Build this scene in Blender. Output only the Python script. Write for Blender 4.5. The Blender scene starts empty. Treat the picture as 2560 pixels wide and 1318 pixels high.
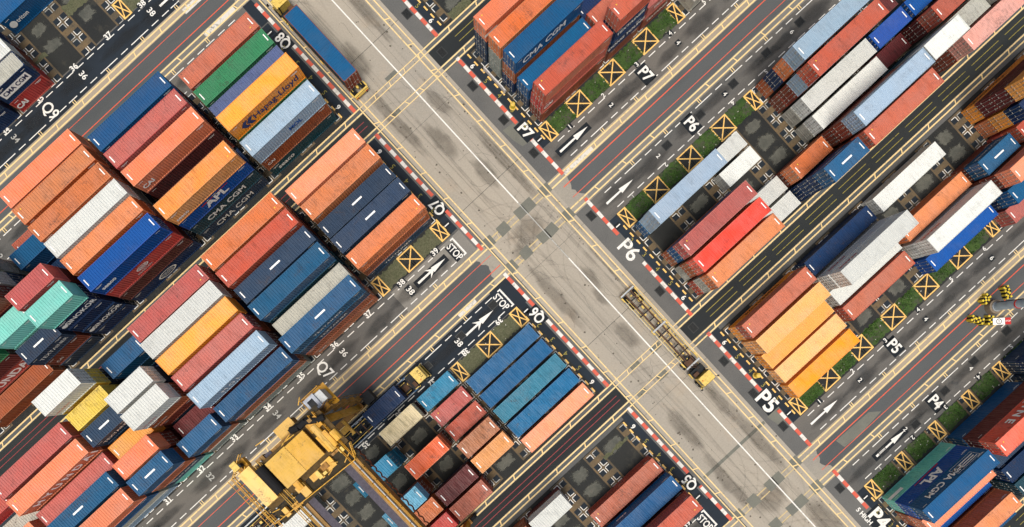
import bpy, bmesh, math, random
from mathutils import Vector, Matrix
R_ = math.radians
C = bpy.context.scene.collection
sc = bpy.context.scene
random.seed(7)

# ------------------------------------------------------------------ camera, sky, sun, exposure
# world axes: X runs along the container bays, Y across the rows, Z up; metres
cam_d = bpy.data.cameras.new('drone_camera'); cam = bpy.data.objects.new('drone_camera', cam_d); C.objects.link(cam)
cam_d.sensor_width = 36.0; cam_d.lens = 36.0*1502.63/2560
cam_d.shift_x = (1280-1277.82)/2560; cam_d.shift_y = (957.81-659)/2560
cam_d.clip_start = 1; cam_d.clip_end = 3000
r0 = (0.732674588, -0.680323779, 0.018641452); r1 = (-0.680572428, -0.732270959, 0.024503316); r2 = (-0.003019595, -0.030639815, -0.999525930)
M = Matrix(((r0[0], -r1[0], -r2[0], 0), (r0[1], -r1[1], -r2[1], 0), (r0[2], -r1[2], -r2[2], 88.9243), (0, 0, 0, 1)))
cam.matrix_world = M
sc.camera = cam
sc.cycles.transparent_max_bounces = 32
sc.view_settings.view_transform = 'Standard'; sc.view_settings.look = 'None'; sc.view_settings.gamma = 1
sc.view_settings.exposure = 0.27

SUN_EL, SUN_AZ = 74.0, 222.0     # elevation, compass direction (atan2(y,x)) of the sun, degrees
w = bpy.data.worlds.new('World'); sc.world = w; w.use_nodes = True
wn = w.node_tree; bg = wn.nodes['Background']
sky = wn.nodes.new('ShaderNodeTexSky'); sky.sky_type = 'NISHITA'; sky.sun_disc = False
sky.sun_elevation = R_(SUN_EL); sky.sun_rotation = R_(90-SUN_AZ); sky.air_density = 1.6; sky.dust_density = 6; sky.ozone_density = 0.6
wn.links.new(sky.outputs[0], bg.inputs[0]); bg.inputs[1].default_value = 0.085
sl = bpy.data.lights.new('sun', 'SUN'); sl.energy = 2.2; sl.angle = R_(24); sl.color = (1.0, 0.955, 0.89)
so = bpy.data.objects.new('sun', sl); C.objects.link(so); so.location = (0, 0, 120)
sd = Vector((math.cos(R_(SUN_EL))*math.cos(R_(SUN_AZ)), math.cos(R_(SUN_EL))*math.sin(R_(SUN_AZ)), math.sin(R_(SUN_EL))))
so.rotation_euler = sd.to_track_quat('Z', 'Y').to_euler()

# ------------------------------------------------------------------ materials
def lin(c):
    return tuple(((x/255)/12.92 if x/255 <= 0.04045 else ((x/255+0.055)/1.055)**2.4) for x in c) + (1,)
def nt(name, rough=0.7, metal=0.0):
    m = bpy.data.materials.new(name); m.use_nodes = True
    n = m.node_tree; b = n.nodes['Principled BSDF']; b.inputs['Roughness'].default_value = rough; b.inputs['Metallic'].default_value = metal
    b.inputs['Specular IOR Level'].default_value = 0.35
    return m, n, b
def nd(n, t, **k):
    x = n.nodes.new(t)
    for a, v in k.items():
        if a in x.inputs.keys() if hasattr(x.inputs, 'keys') else False: x.inputs[a].default_value = v
        else: setattr(x, a, v)
    return x
def noise(n, vec, scale, detail=5, rough=0.55, dist=0.0):
    x = n.nodes.new('ShaderNodeTexNoise'); x.inputs['Scale'].default_value = scale; x.inputs['Detail'].default_value = detail
    x.inputs['Roughness'].default_value = rough; x.inputs['Distortion'].default_value = dist
    n.links.new(vec, x.inputs['Vector']); return x.outputs['Fac']
def ramp(n, fac, p0, p1, a=0.0, b=1.0):
    x = n.nodes.new('ShaderNodeMapRange'); x.inputs['From Min'].default_value = p0; x.inputs['From Max'].default_value = p1
    x.inputs['To Min'].default_value = a; x.inputs['To Max'].default_value = b; n.links.new(fac, x.inputs['Value']); return x.outputs['Result']
def mixc(n, fac, a, b, mode='MIX'):
    x = n.nodes.new('ShaderNodeMix'); x.data_type = 'RGBA'; x.blend_type = mode; x.clamp_factor = True
    if isinstance(fac, float): x.inputs[0].default_value = fac
    else: n.links.new(fac, x.inputs[0])
    for i, v in ((6, a), (7, b)):
        if isinstance(v, tuple): x.inputs[i].default_value = v
        else: n.links.new(v, x.inputs[i])
    return x.outputs[2]
def vscale(n, vec, s):
    x = n.nodes.new('ShaderNodeMapping'); x.inputs['Scale'].default_value = s; n.links.new(vec, x.inputs['Vector']); return x.outputs['Vector']
def bump(n, b, fac, strength, dist=0.02):
    x = n.nodes.new('ShaderNodeBump'); x.inputs['Strength'].default_value = strength; x.inputs['Distance'].default_value = dist
    n.links.new(fac, x.inputs['Height']); n.links.new(x.outputs[0], b.inputs['Normal'])

def paint(name, col, wear=0.35, dots=0):
    """weathered container paint; every object shifts the pattern and the tone a little"""
    m, n, b = nt(name, 0.55)
    tc = n.nodes.new('ShaderNodeTexCoord'); oi = n.nodes.new('ShaderNodeObjectInfo')
    sh = n.nodes.new('ShaderNodeVectorMath'); sh.operation = 'SCALE'; sh.inputs['Scale'].default_value = 57.0
    cb = n.nodes.new('ShaderNodeCombineXYZ'); n.links.new(oi.outputs['Random'], cb.inputs[0]); n.links.new(oi.outputs['Random'], cb.inputs[1])
    n.links.new(cb.outputs[0], sh.inputs[0])
    ad = n.nodes.new('ShaderNodeVectorMath'); n.links.new(tc.outputs['Object'], ad.inputs[0]); n.links.new(sh.outputs[0], ad.inputs[1]); v = ad.outputs[0]
    c = lin(col)
    fade = tuple(min(1, x*0.86+0.12*sum(c[:3])/3+0.004) for x in c[:3])+(1,)
    dark = tuple(x*0.55 for x in c[:3])+(1,)
    base = mixc(n, ramp(n, noise(n, v, 0.35, 4), 0.4, 0.62), c, fade)
    st = noise(n, vscale(n, v, (1.1, 0.25, 0.25)), 2.2, 8, 0.65)
    base = mixc(n, ramp(n, st, 0.5, 0.72, 0, 0.7*wear/0.35), base, dark)
    sc_ = noise(n, vscale(n, v, (2.4, 0.9, 0.9)), 1.1, 9, 0.7)
    base = mixc(n, ramp(n, sc_, 0.64, 0.72, 0, 0.9*wear/0.35), base, lin((84, 50, 34)))
    big = noise(n, vscale(n, v, (0.5, 0.6, 0.6)), 0.9, 6, 0.7, 0.6)
    pg = n.nodes.new('ShaderNodeMath'); pg.operation = 'MULTIPLY'; fine_ = noise(n, vscale(n, v, (2.2, 3.5, 1)), 2.5, 8, .75)
    n.links.new(ramp(n, big, 0.55, 0.66), pg.inputs[0]); n.links.new(ramp(n, fine_, 0.46, 0.56, 0, .75 if wear > .2 else .25), pg.inputs[1])
    base = mixc(n, pg.outputs[0], base, lin((66, 54, 52)))
    if dots:
        vo = n.nodes.new('ShaderNodeTexVoronoi'); vo.inputs['Scale'].default_value = 1.0; vo.inputs['Randomness'].default_value = 0.35
        n.links.new(vscale(n, tc.outputs['Object'], (1.45, 0.72, 0.3)), vo.inputs['Vector'])
        dd = noise(n, v, 1.1, 5)
        k = n.nodes.new('ShaderNodeMath'); k.operation = 'MULTIPLY'; n.links.new(ramp(n, vo.outputs['Distance'], 0.34, 0.16), k.inputs[0]); n.links.new(ramp(n, dd, 0.38, 0.6), k.inputs[1])
        base = mixc(n, k.outputs[0], base, lin((88, 96, 92)))
    hs = n.nodes.new('ShaderNodeHueSaturation'); n.links.new(base, hs.inputs['Color'])
    n.links.new(ramp(n, oi.outputs['Random'], 0, 1, 0.82, 1.1), hs.inputs['Value'])
    fr_ = n.nodes.new('ShaderNodeMath'); fr_.operation = 'FRACT'; fm = n.nodes.new('ShaderNodeMath'); fm.operation = 'MULTIPLY'; fm.inputs[1].default_value = 13.7
    n.links.new(oi.outputs['Random'], fm.inputs[0]); n.links.new(fm.outputs[0], fr_.inputs[0]); n.links.new(ramp(n, fr_.outputs[0], 0, 1, 0.499, 0.512), hs.inputs['Hue']); n.links.new(ramp(n, fr_.outputs[0], 0, 1, 1.06, 0.95), hs.inputs['Saturation'])
    n.links.new(hs.outputs[0], b.inputs['Base Color'])
    n.links.new(ramp(n, st, 0.3, 0.7, 0.42, 0.72), b.inputs['Roughness'])
    bump(n, b, sc_, 0.15, 0.01)
    return m
def plain(name, col, rough=0.6, metal=0.0, var=0.25, scale=3.0):
    m, n, b = nt(name, rough, metal); g = n.nodes.new('ShaderNodeNewGeometry'); c = lin(col)
    f = noise(n, g.outputs['Position'], scale, 6, 0.65)
    n.links.new(mixc(n, ramp(n, f, 0.42, 0.68, 0, 1), c, tuple(x*(1-var) for x in c[:3])+(1,)), b.inputs['Base Color'])
    return m
def ground_mat(name, col, col2, blotch=0.08, fine=6.0, stain=0.5, stretch=(1, 1, 1), rough=0.85, third=None, grit=0.25):
    m, n, b = nt(name, rough); g = n.nodes.new('ShaderNodeNewGeometry'); P = g.outputs['Position']
    a = noise(n, vscale(n, P, stretch), blotch, 7, 0.62, 0.3)
    c = mixc(n, ramp(n, a, 0.36, 0.64), lin(col), lin(col2))
    f2 = noise(n, vscale(n, P, stretch), blotch*5, 8, 0.68, 0.5)
    dk = tuple(x*0.45 for x in lin(col)[:3])+(1,)
    c = mixc(n, ramp(n, f2, 0.54, 0.74, 0, stain), c, dk)
    if third: c = mixc(n, ramp(n, noise(n, P, blotch*2.3, 6, 0.7), 0.56, 0.66, 0, 0.75), c, lin(third))
    gr = noise(n, P, fine, 3, 0.7)
    c = mixc(n, ramp(n, gr, 0.35, 0.7, 0, grit), c, tuple(min(1, x*1.7+0.01) for x in lin(col)[:3])+(1,))
    gd = noise(n, P, fine*2.7, 2, 0.8)
    c = mixc(n, ramp(n, gd, 0.5, 0.72, 0, grit*1.3), c, dk)
    n.links.new(c, b.inputs['Base Color'])
    bump(n, b, gr, 0.25, 0.02)
    return m
def line_mat(name, col, worn=0.45, under=(95, 92, 84)):
    m, n, b = nt(name, 0.7); g = n.nodes.new('ShaderNodeNewGeometry'); P = g.outputs['Position']
    f = noise(n, P, 2.2, 9, 0.75); f2 = noise(n, P, 0.22, 4, 0.6)
    k = n.nodes.new('ShaderNodeMath'); k.operation = 'MULTIPLY'
    n.links.new(ramp(n, f, 0.5, 0.66), k.inputs[0]); n.links.new(ramp(n, f2, 0.4, 0.62, 0.25*worn, worn*1.5), k.inputs[1])
    n.links.new(mixc(n, k.outputs[0], lin(col), lin(under)), b.inputs['Base Color'])
    return m

G_base = ground_mat('yard_asphalt', (92, 92, 90), (74, 76, 76), 0.05, 5, 0.4)
G_conc = ground_mat('road_concrete', (162, 153, 138), (144, 139, 129), 0.055, 4.0, 0.34, (1.0, 0.35, 1), third=(160, 147, 129), grit=0.2)
G_apron = ground_mat('apron_concrete', (146, 140, 128), (130, 126, 118), 0.12, 4.0, 0.4, third=(150, 142, 128), grit=0.25)
G_should = ground_mat('shoulder_asphalt', (98, 97, 94), (82, 83, 82), 0.09, 6, 0.35)
G_lane = ground_mat('lane_asphalt', (100, 96, 90), (72, 74, 74), 0.07, 6, 0.65, (0.35, 1.2, 1), third=(60, 64, 66))
G_dark = ground_mat('fresh_asphalt', (24, 32, 40), (34, 44, 54), 0.06, 6, 0.3, grit=0.12)
G_roadA = ground_mat('centre_road_asphalt', (84, 86, 86), (70, 73, 74), 0.10, 7, 0.35, (0.3, 1, 1))
G_beige = ground_mat('runway_beige_concrete', (158, 146, 128), (140, 130, 116), 0.12, 6, 0.35, (0.3, 1, 1))
G_grey = ground_mat('runway_grey_concrete', (120, 118, 112), (104, 104, 100), 0.12, 6, 0.4, (0.3, 1, 1))
G_run = ground_mat('runway_dark', (86, 90, 90), (66, 70, 72), 0.12, 6, 0.5, (0.3, 1, 1))
G_blane = ground_mat('narrow_lane_asphalt', (30, 34, 36), (44, 48, 48), 0.10, 7, 0.5, (0.3, 1, 1), grit=0.12)
G_soil = ground_mat('stacking_ground', (40, 41, 39), (28, 31, 32), 0.16, 5, 0.55, third=(62, 60, 52))
G_beam = ground_mat('foundation_beam', (108, 90, 64), (70, 66, 56), 0.35, 5, 0.75, third=(60, 60, 56))
G_pad = ground_mat('steel_pad', (22, 30, 38), (30, 40, 48), 0.4, 6, 0.2, grit=0.08)
G_gravel = ground_mat('gravel', (112, 112, 106), (84, 86, 80), 0.35, 3.4, 0.7, third=(96, 94, 78), grit=0.8)
G_patch = ground_mat('patched_asphalt', (110, 110, 100), (98, 99, 92), 0.3, 8, 0.3)
G_black = ground_mat('black_paint', (16, 22, 28), (22, 30, 36), 0.3, 8, 0.15, grit=0.1)
def grass_mat():
    m, n, b = nt('grass_turf', 0.95); g = n.nodes.new('ShaderNodeNewGeometry'); P = g.outputs['Position']
    c = mixc(n, ramp(n, noise(n, P, 0.5, 8, 0.7), 0.35, 0.65), lin((40, 66, 28)), lin((70, 92, 42)))
    c = mixc(n, ramp(n, noise(n, P, 1.3, 8, 0.75), 0.5, 0.66, 0, .85), c, lin((36, 44, 26)))
    c = mixc(n, ramp(n, noise(n, P, 0.45, 8, 0.75), 0.5, 0.6, 0, .85), c, lin((74, 72, 62)))
    n.links.new(c, b.inputs['Base Color']); bump(n, b, noise(n, P, 9, 4, .8), 0.8, 0.05); return m
G_grass = grass_mat()
L_yel = line_mat('yellow_line', (228, 200, 142), 0.5, (120, 112, 92))
L_yel_faint = line_mat('faint_yellow_line', (196, 174, 124), 0.95, (150, 142, 126))
L_yel_dim = line_mat('dim_yellow_line', (150, 138, 62), 0.9, (40, 42, 38))
L_white = line_mat('white_line', (226, 224, 216), 0.35, (110, 108, 102))
L_white_worn = line_mat('worn_white_line', (170, 170, 164), 0.9, (84, 84, 80))
L_red = line_mat('red_line', (214, 92, 66), 0.5, (90, 84, 80))
L_red2 = line_mat('crimson_line', (150, 60, 62), 0.5, (40, 40, 40))
K_red = line_mat('kerb_red', (204, 90, 70), 0.6, (150, 110, 96))
K_white = line_mat('kerb_white', (216, 212, 204), 0.65, (140, 134, 124))
X_yel = line_mat('cross_yellow', (236, 190, 108), 0.65, (150, 120, 70))

# ------------------------------------------------------------------ mesh helpers
class MB:
    def __init__(s): s.v = []; s.f = []
    def quad(s, a, b, c, d):
        i = len(s.v); s.v += [a, b, c, d]; s.f.append((i, i+1, i+2, i+3)); return s
    def rect(s, x0, x1, y0, y1, z): return s.quad((x0, y0, z), (x1, y0, z), (x1, y1, z), (x0, y1, z))
    def box(s, x0, x1, y0, y1, z0, z1):
        i = len(s.v)
        s.v += [(x0, y0, z0), (x1, y0, z0), (x1, y1, z0), (x0, y1, z0), (x0, y0, z1), (x1, y0, z1), (x1, y1, z1), (x0, y1, z1)]
        s.f += [(i, i+3, i+2, i+1), (i+4, i+5, i+6, i+7), (i, i+1, i+5, i+4), (i+1, i+2, i+6, i+5), (i+2, i+3, i+7, i+6), (i+3, i, i+4, i+7)]
        return s
    def bar(s, a, b, r, r2=None, sides=6):
        a = Vector(a); b = Vector(b); d = (b-a).normalized(); r2 = r if r2 is None else r2
        u = d.orthogonal().normalized(); v = d.cross(u); i = len(s.v)
        for p, q in ((a, r), (b, r2)):
            for k in range(sides):
                t = 2*math.pi*(k+.5)/sides; s.v.append(tuple(p+q*(math.cos(t)*u+math.sin(t)*v)))
        for k in range(sides): s.f.append((i+k, i+(k+1) % sides, i+sides+(k+1) % sides, i+sides+k))
        s.f.append(tuple(i+k for k in reversed(range(sides)))); s.f.append(tuple(i+sides+k for k in range(sides))); return s
    def beam(s, a, b, w_, h_):
        """rectangular bar from a to b, w_ wide (horizontal) and h_ high"""
        a = Vector(a); b = Vector(b); d = (b-a).normalized(); up = Vector((0, 0, 1))
        sd_ = d.cross(up)
        if sd_.length < 1e-4: sd_ = Vector((1, 0, 0))
        sd_.normalize(); up = sd_.cross(d).normalized(); i = len(s.v)
        for p in (a, b):
            for x, y in ((-1, -1), (1, -1), (1, 1), (-1, 1)): s.v.append(tuple(p+sd_*x*w_/2+up*y*h_/2))
        s.f += [(i, i+1, i+2, i+3), (i+7, i+6, i+5, i+4), (i, i+4, i+5, i+1), (i+1, i+5, i+6, i+2), (i+2, i+6, i+7, i+3), (i+3, i+7, i+4, i)]; return s
    def line(s, a, b, w_, z):
        a = Vector((a[0], a[1])); b = Vector((b[0], b[1])); d = (b-a).normalized(); n_ = Vector((-d.y, d.x))*w_/2
        return s.quad(tuple(a-n_)+(z,), tuple(b-n_)+(z,), tuple(b+n_)+(z,), tuple(a+n_)+(z,))
    def poly(s, pts, z):
        i = len(s.v); s.v += [(x, y, z) for x, y in pts]; s.f.append(tuple(range(i, i+len(pts)))); return s
    def mesh(s, name, slot=True):
        me = bpy.data.meshes.new(name); me.from_pydata(s.v, [], s.f); me.update(); me.materials.append(None); return me
    def build(s, name, mat, parent=None, loc=None):
        me = s.mesh(name); me.materials[0] = mat
        o = bpy.data.objects.new(name, me); C.objects.link(o)
        if parent: o.parent = parent
        if loc: o.location = loc
        return o
def inst(name, me, mat, parent=None, loc=(0, 0, 0), rz=0.0):
    o = bpy.data.objects.new(name, me); C.objects.link(o); o.location = loc
    if rz: o.rotation_euler = (0, 0, rz)
    if parent: o.parent = parent
    o.material_slots[0].link = 'OBJECT'; o.material_slots[0].material = mat; return o
def empty(name, loc, rz=0.0):
    o = bpy.data.objects.new(name, None); C.objects.link(o); o.location = loc; o.rotation_euler = (0, 0, rz); o.empty_display_size = .5; return o
def tag(o, label, cat, group=None):
    o['label'] = label; o['category'] = cat
    if group: o['group'] = group
    return o
def struct(o): o['kind'] = 'structure'; return o
def text_mesh(s, size, bold=0.0, ital=0.0):
    cu = bpy.data.curves.new('lettering', 'FONT'); cu.body = s; cu.size = size; cu.align_x = 'CENTER'; cu.align_y = 'CENTER'
    cu.offset = bold; cu.shear = ital; cu.resolution_u = 3
    t = bpy.data.objects.new('lettering', cu); C.objects.link(t)
    bpy.context.view_layer.update()
    me = bpy.data.meshes.new_from_object(t.evaluated_get(bpy.context.evaluated_depsgraph_get()))
    bpy.data.objects.remove(t); bpy.data.curves.remove(cu); me.materials.clear(); me.materials.append(None); return me
_tc = {}
def lettering(s, size, mat, parent, loc, rot, bold=0.02, sx=1.0, ital=0.0, name='lettering'):
    k = (s, round(size, 3), bold, ital)
    if k not in _tc: _tc[k] = text_mesh(s, size, bold, ital)
    o = bpy.data.objects.new(name, _tc[k]); C.objects.link(o); o.location = loc; o.rotation_euler = rot; o.scale = (sx, 1, 1)
    if parent: o.parent = parent
    o.material_slots[0].link = 'OBJECT'; o.material_slots[0].material = mat; return o

# ------------------------------------------------------------------ ground
A_ROADS = (66.65, 12.12, -43.0, -97.5); B_LANES = (39.4, -15.15, -70.4)
UQ, UP = -170.0, 190.0
struct(MB().rect(-600, 600, -600, 600, 0).build('ground', G_base))
m = MB(); m.rect(11.0, 23.6, -150, 150, .004); struct(m.build('main_road', G_conc))
sides = ((UQ, 10.6), (23.6, UP))
mA, mR, mL, mB, mG, mS, mGy = MB(), MB(), MB(), MB(), MB(), MB(), MB()
for c in A_ROADS:
    for a, b in sides:
        mA.rect(a, b, c-1.8, c+1.8, .004)
        mR.rect(a, b, c+1.8, c+3.1, .004); mGy.rect(a, b, c-3.1, c-1.8, .004)
    for a, b in ((UQ, 9.4), (26.6, UP)):
        for s in (-1, 1): mL.rect(a, b, *sorted((c+s*3.1, c+s*7.15)), .004)
for c in B_LANES:
    for a, b in sides:
        mB.rect(a, b, c-1.3, c+1.3, .004); mG.rect(a, b, c+1.3, c+2.4, .004); mG.rect(a, b, c-2.4, c-1.3, .004)
for a, b in ((UQ, 8.3), (27.9, UP)):
    for c in A_ROADS:
        for s in (-1, 1): mS.rect(a, b, *sorted((c+s*7.15, c+s*24.9)), .004)
struct(mA.build('service_road', G_roadA)); struct(mR.build('crane_runway', G_beige)); struct(mGy.build('crane_runway', G_grey))
struct(mL.build('truck_lane', G_lane)); struct(mB.build('narrow_lane', G_blane)); struct(mG.build('crane_runway', G_run))
struct(mS.build('stacking_yard', G_soil))
# shoulders beside the main road and the dark strips at the block heads
m = MB(); m2 = MB()
spans = [(A_ROADS[i]-3.1, B_LANES[i]+2.4) for i in range(3)]+[(B_LANES[i]-2.4, A_ROADS[i+1]+3.1) for i in range(3)]+[(120, A_ROADS[0]+3.1)]
for y1, y0 in spans:
    m.rect(23.6, 26.6, y0, y1, .004); m.rect(9.4, 10.6, y0, y1, .004)
    c_ = min(A_ROADS, key=lambda q: min(abs(q-y0), abs(q-y1))); a_, b_ = (y0, min(y1, c_-7.2)) if c_ > (y0+y1)/2 else (max(y0, c_+7.2), y1)
    m2.rect(26.6, 27.9, a_, b_, .004); m2.rect(8.3, 9.4, a_, b_, .004)
struct(m.build('road_shoulder', G_should)); struct(m2.build('block_head_strip', G_dark))
# freshly laid dark lane in front of blocks Q6 and Q9, dark patches
m = MB(); m.rect(-60, 6.4, 5.1, 9.0, .008); m.rect(-70, 2.0, 69.8, 73.6, .008); m.rect(6.4, 9.9, 4.6, 9.2, .008)
m.rect(8.3, 9.9, 59.6, 63.6, .008); m.rect(6.0, 9.9, -40.2, -35.4, .008); m.rect(24.9, 26.6, -58, -53.5, .008)
struct(m.build('fresh_asphalt', G_dark))
m = MB(); m.rect(-4.2, 9.4, 14.9, 19.0, .008); struct(m.build('grey_lane_patch', ground_mat('grey_concrete_patch', (128, 124, 116), (116, 114, 108), 0.2, 6, 0.35)))
# patches where the lanes cross the main road, repaired bits
m = MB(); rnd = random.Random(3)
for (yc, lst) in ((14.7, (11.4, 14.3, 17.8, 19.4, 22.7)), (9.8, (11.4, 14.35, 17.85, 19.5, 22.7)), (-40.4, (11.2, 14.4, 17.9, 19.3, 22.8)), (-45.3, (11.2, 14.4, 17.9, 19.6, 22.7))):
    for x in lst: m.poly([(x-.85+rnd.uniform(-.1, .1), yc-.8+rnd.uniform(-.08, .08)), (x+.85+rnd.uniform(-.1, .1), yc-.8+rnd.uniform(-.08, .08)), (x+.85+rnd.uniform(-.1, .1), yc+.8+rnd.uniform(-.08, .08)), (x-.85+rnd.uniform(-.1, .1), yc+.8+rnd.uniform(-.08, .08))], .019)
for (x, y, a, b) in ((17.4, 41.9, 1.0, .4), (14.3, 37.6, .7, .4), (15, -13.3, .8, .45), (19, -13.5, .9, .45), (17, -17.2, .9, .45), (13, -16.9, .8, .4)):
    m.rect(x-a, x+a, y-b, y+b, .008)
m.poly([(29.5, -42.2), (36, -42.4), (37.5, -43.6), (33, -44), (29.8, -43.8)], .012)
ap = MB(); ra = random.Random(4)
for c in A_ROADS:
    for (xi, xo, sg) in ((23.6, 25.6, 1), (10.6, 9.0, -1)):
        e = [(xo+sg*(abs(t-.5)*3.0+ra.uniform(-.25, .25)), c-3.1+6.2*t) for t in [k/14 for k in range(15)]]
        ap.poly([(xi, c-3.1)]+e+[(xi, c+3.1)] if sg > 0 else [(xi, c+3.1)]+e[::-1]+[(xi, c-3.1)], .007)
struct(ap.build('road_apron', G_apron))
m.rect(11.2, 23.5, -33.0, -32.5, .008)
m.poly([(24.0, 25.2), (26.4, 25.0), (26.3, 21.3), (24.6, 21.6), (24.2, 23)], .008)
m.poly([(24.3, -32.5), (26.6, -32.0), (26.6, -35), (24.8, -34.6)], .008)
struct(m.build('asphalt_patch', G_patch))

# thin joints across the concrete road
m = MB()
for y in (74.0, 60.6, 47.15, 33.9, 20.62, 7.2, -6.42, -19.8, -45.9, -58.5): m.line((11.0, y), (23.6, y+.02), .055 if int(abs(y)) in (47, 20, 6) else .03, .009)
for x in (14.9, 19.6): m.line((x, -120), (x, 120), .02, .0092)
rk = random.Random(17)
for _ in range(26):
    x, y = rk.uniform(11.3, 23), rk.uniform(-62, 66); a = rk.uniform(0, 6.28)
    for k in range(rk.randint(3, 8)):
        a += rk.uniform(-.7, .7); L_ = rk.uniform(.3, .8); x2, y2 = x+L_*math.cos(a), y+L_*math.sin(a)
        if 11.1 < x2 < 23.5: m.line((x, y), (x2, y2), .022, .0091+.0001*(k % 2))
        x, y = x2, y2
struct(m.build('road_joint', G_black))

# foundation beams, pads, gravel, grass inside the blocks
BL = {'Q9': (74.95, 1), 'Q8': (58.25, -1), 'Q7': (20.72, 1), 'Q6': (3.62, -1), 'Q5': (-34.25, 1), 'Q4': (-51.6, -1),
      'P8': (58.25, -1), 'P7': (20.6, 1), 'P6': (3.55, -1), 'P5': (-34.3, 1), 'P4': (-51.6, -1)}
def row_y(B, r): c, s = BL[B]; return c+s*2.88*(r-1)
gapsP = [28.15+6.7*k for k in range(0, 11)]; gapsQ = [7.95-6.7*k for k in range(0, 14)]
beam, pad, grav, cross, cross2, headL = MB(), MB(), MB(), MB(), MB(), MB(); crw = random.Random(9)
def soft(mb, pts, c, z):
    """fan whose rim has mask 0 and whose inner ring has mask 1"""
    if not hasattr(mb, 'mask'): mb.mask = []
    n_ = len(pts); i = len(mb.v)
    for q in (1.0, .55):
        for x, y in pts: mb.v.append((c[0]+(x-c[0])*q, c[1]+(y-c[1])*q, z)); mb.mask.append(0 if q == 1 else 1)
    mb.v.append((c[0], c[1], z)); mb.mask.append(1)
    for k in range(n_): j = (k+1) % n_; mb.f.append((i+k, i+j, i+n_+j, i+n_+k)); mb.f.append((i+n_+k, i+n_+j, i+2*n_))
def soft_build(mb, name, mat):
    o = mb.build(name, mat); at = o.data.attributes.new('mask', 'FLOAT', 'POINT'); at.data.foreach_set('value', [float(v) for v in mb.mask]); return o
def soft_mat(name, col, col2, strength=1.0, sc_=2.2, rough=.9, lo=.45, hi=.6):
    m, n, b = nt(name, rough); g = n.nodes.new('ShaderNodeNewGeometry'); P = g.outputs['Position']
    a = n.nodes.new('ShaderNodeAttribute'); a.attribute_name = 'mask'
    f = noise(n, P, sc_, 8, .7); ad = n.nodes.new('ShaderNodeMath'); ad.operation = 'MULTIPLY_ADD'; ad.inputs[1].default_value = .75
    n.links.new(a.outputs['Fac'], ad.inputs[0]); n.links.new(ramp(n, f, .25, .75, -.35, .35), ad.inputs[2])
    k = ramp(n, ad.outputs[0], lo-.2, hi, 0, strength)
    gr = noise(n, P, 5.5, 3, .8); c = mixc(n, ramp(n, noise(n, P, .5, 6, .7), .38, .62), lin(col), lin(col2)); c = mixc(n, ramp(n, gr, .45, .7, 0, .6), c, tuple(x*.4 for x in lin(col)[:3])+(1,))
    n.links.new(c, b.inputs['Base Color']); bump(n, b, gr, .5, .04)
    tr = n.nodes.new('ShaderNodeBsdfTransparent'); mx = n.nodes.new('ShaderNodeMixShader'); n.links.new(k, mx.inputs[0]); n.links.new(tr.outputs[0], mx.inputs[1]); n.links.new(b.outputs[0], mx.inputs[2])
    n.links.new(mx.outputs[0], n.nodes['Material Output'].inputs['Surface']); return m
rnd = random.Random(11)
for B, (c1, s) in BL.items():
    gaps = gapsP if B[0] == 'P' else gapsQ; sg = 1 if B[0] == 'P' else -1
    ya = c1-s*1.35; yb = c1+s*(2.88*5+1.6)
    for gi, g in enumerate(gaps):
        x0, x1 = (g-1.35, g+1.35)
        if gi == 0: x0, x1 = (g+.05, g+1.35) if sg > 0 else (g-1.35, g-.05)
        beam.rect(x0, x1, *sorted((ya, yb)), .008)
        for r in range(0, 7):
            yy = c1+s*(2.88*r-1.44)
            for dx in (-1, 1):
                if gi == 0 and dx*sg < 0: continue
                for dy in (-1, 1):
                    if r == 0 and dy*s < 0: continue
                    if r == 6 and dy*s > 0: continue
                    px_, py_ = g+dx*.62, yy+dy*.55
                    pad.rect(px_-.46, px_+.46, py_-.44, py_+.44, .012)
                    ox, oy = g+dx*.17, yy+dy*.17
                    cq = cross if crw.random() < .6 else cross2
                    cq.line((ox, oy-dy*.0), (ox+dx*.78, oy), .10, .016)
                    cq.line((ox, oy+dy*.055), (ox, oy+dy*.78), .10, .017)
    for gi in range(len(gaps)-1):
        xm = (gaps[gi]+gaps[gi+1])/2
        for r in range(1, 7):
            if r == 1 and gi < 4: continue
            yc = c1+s*2.88*(r-1); n_ = 16; pts = []
            rx, ry = rnd.uniform(1.5, 2.1), rnd.uniform(1.05, 1.4)
            if rnd.random() < .12: continue
            for k in range(n_):
                t = 2*math.pi*k/n_; q = rnd.uniform(.8, 1.12)
                cx_, cy_ = math.cos(t), math.sin(t); sq = 1/max(abs(cx_), abs(cy_))**.55
                pts.append((xm+rx*cx_*sq*q, yc+ry*cy_*sq*q))
            soft(grav, pts, (xm, yc), .012)
struct(beam.build('foundation_beam', G_beam)); struct(pad.build('corner_pads', G_pad)); struct(cross.build('slot_markings', L_white)); struct(cross2.build('worn_slot_markings', L_white_worn)); struct(soft_build(grav, 'gravel_beds', soft_mat('gravel_bed', (98, 98, 90), (74, 76, 70))))
st = MB(); rs = random.Random(8)
def blob(mb, x, y, rx, ry, rot=0.0, z=.0095):
    pts = []
    for k in range(18):
        t = 2*math.pi*k/18; q = rs.uniform(.8, 1.15); a, b = rx*math.cos(t)*q, ry*math.sin(t)*q
        pts.append((x+a*math.cos(rot)-b*math.sin(rot), y+a*math.sin(rot)+b*math.cos(rot)))
    soft(mb, pts, (x, y), z)
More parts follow.
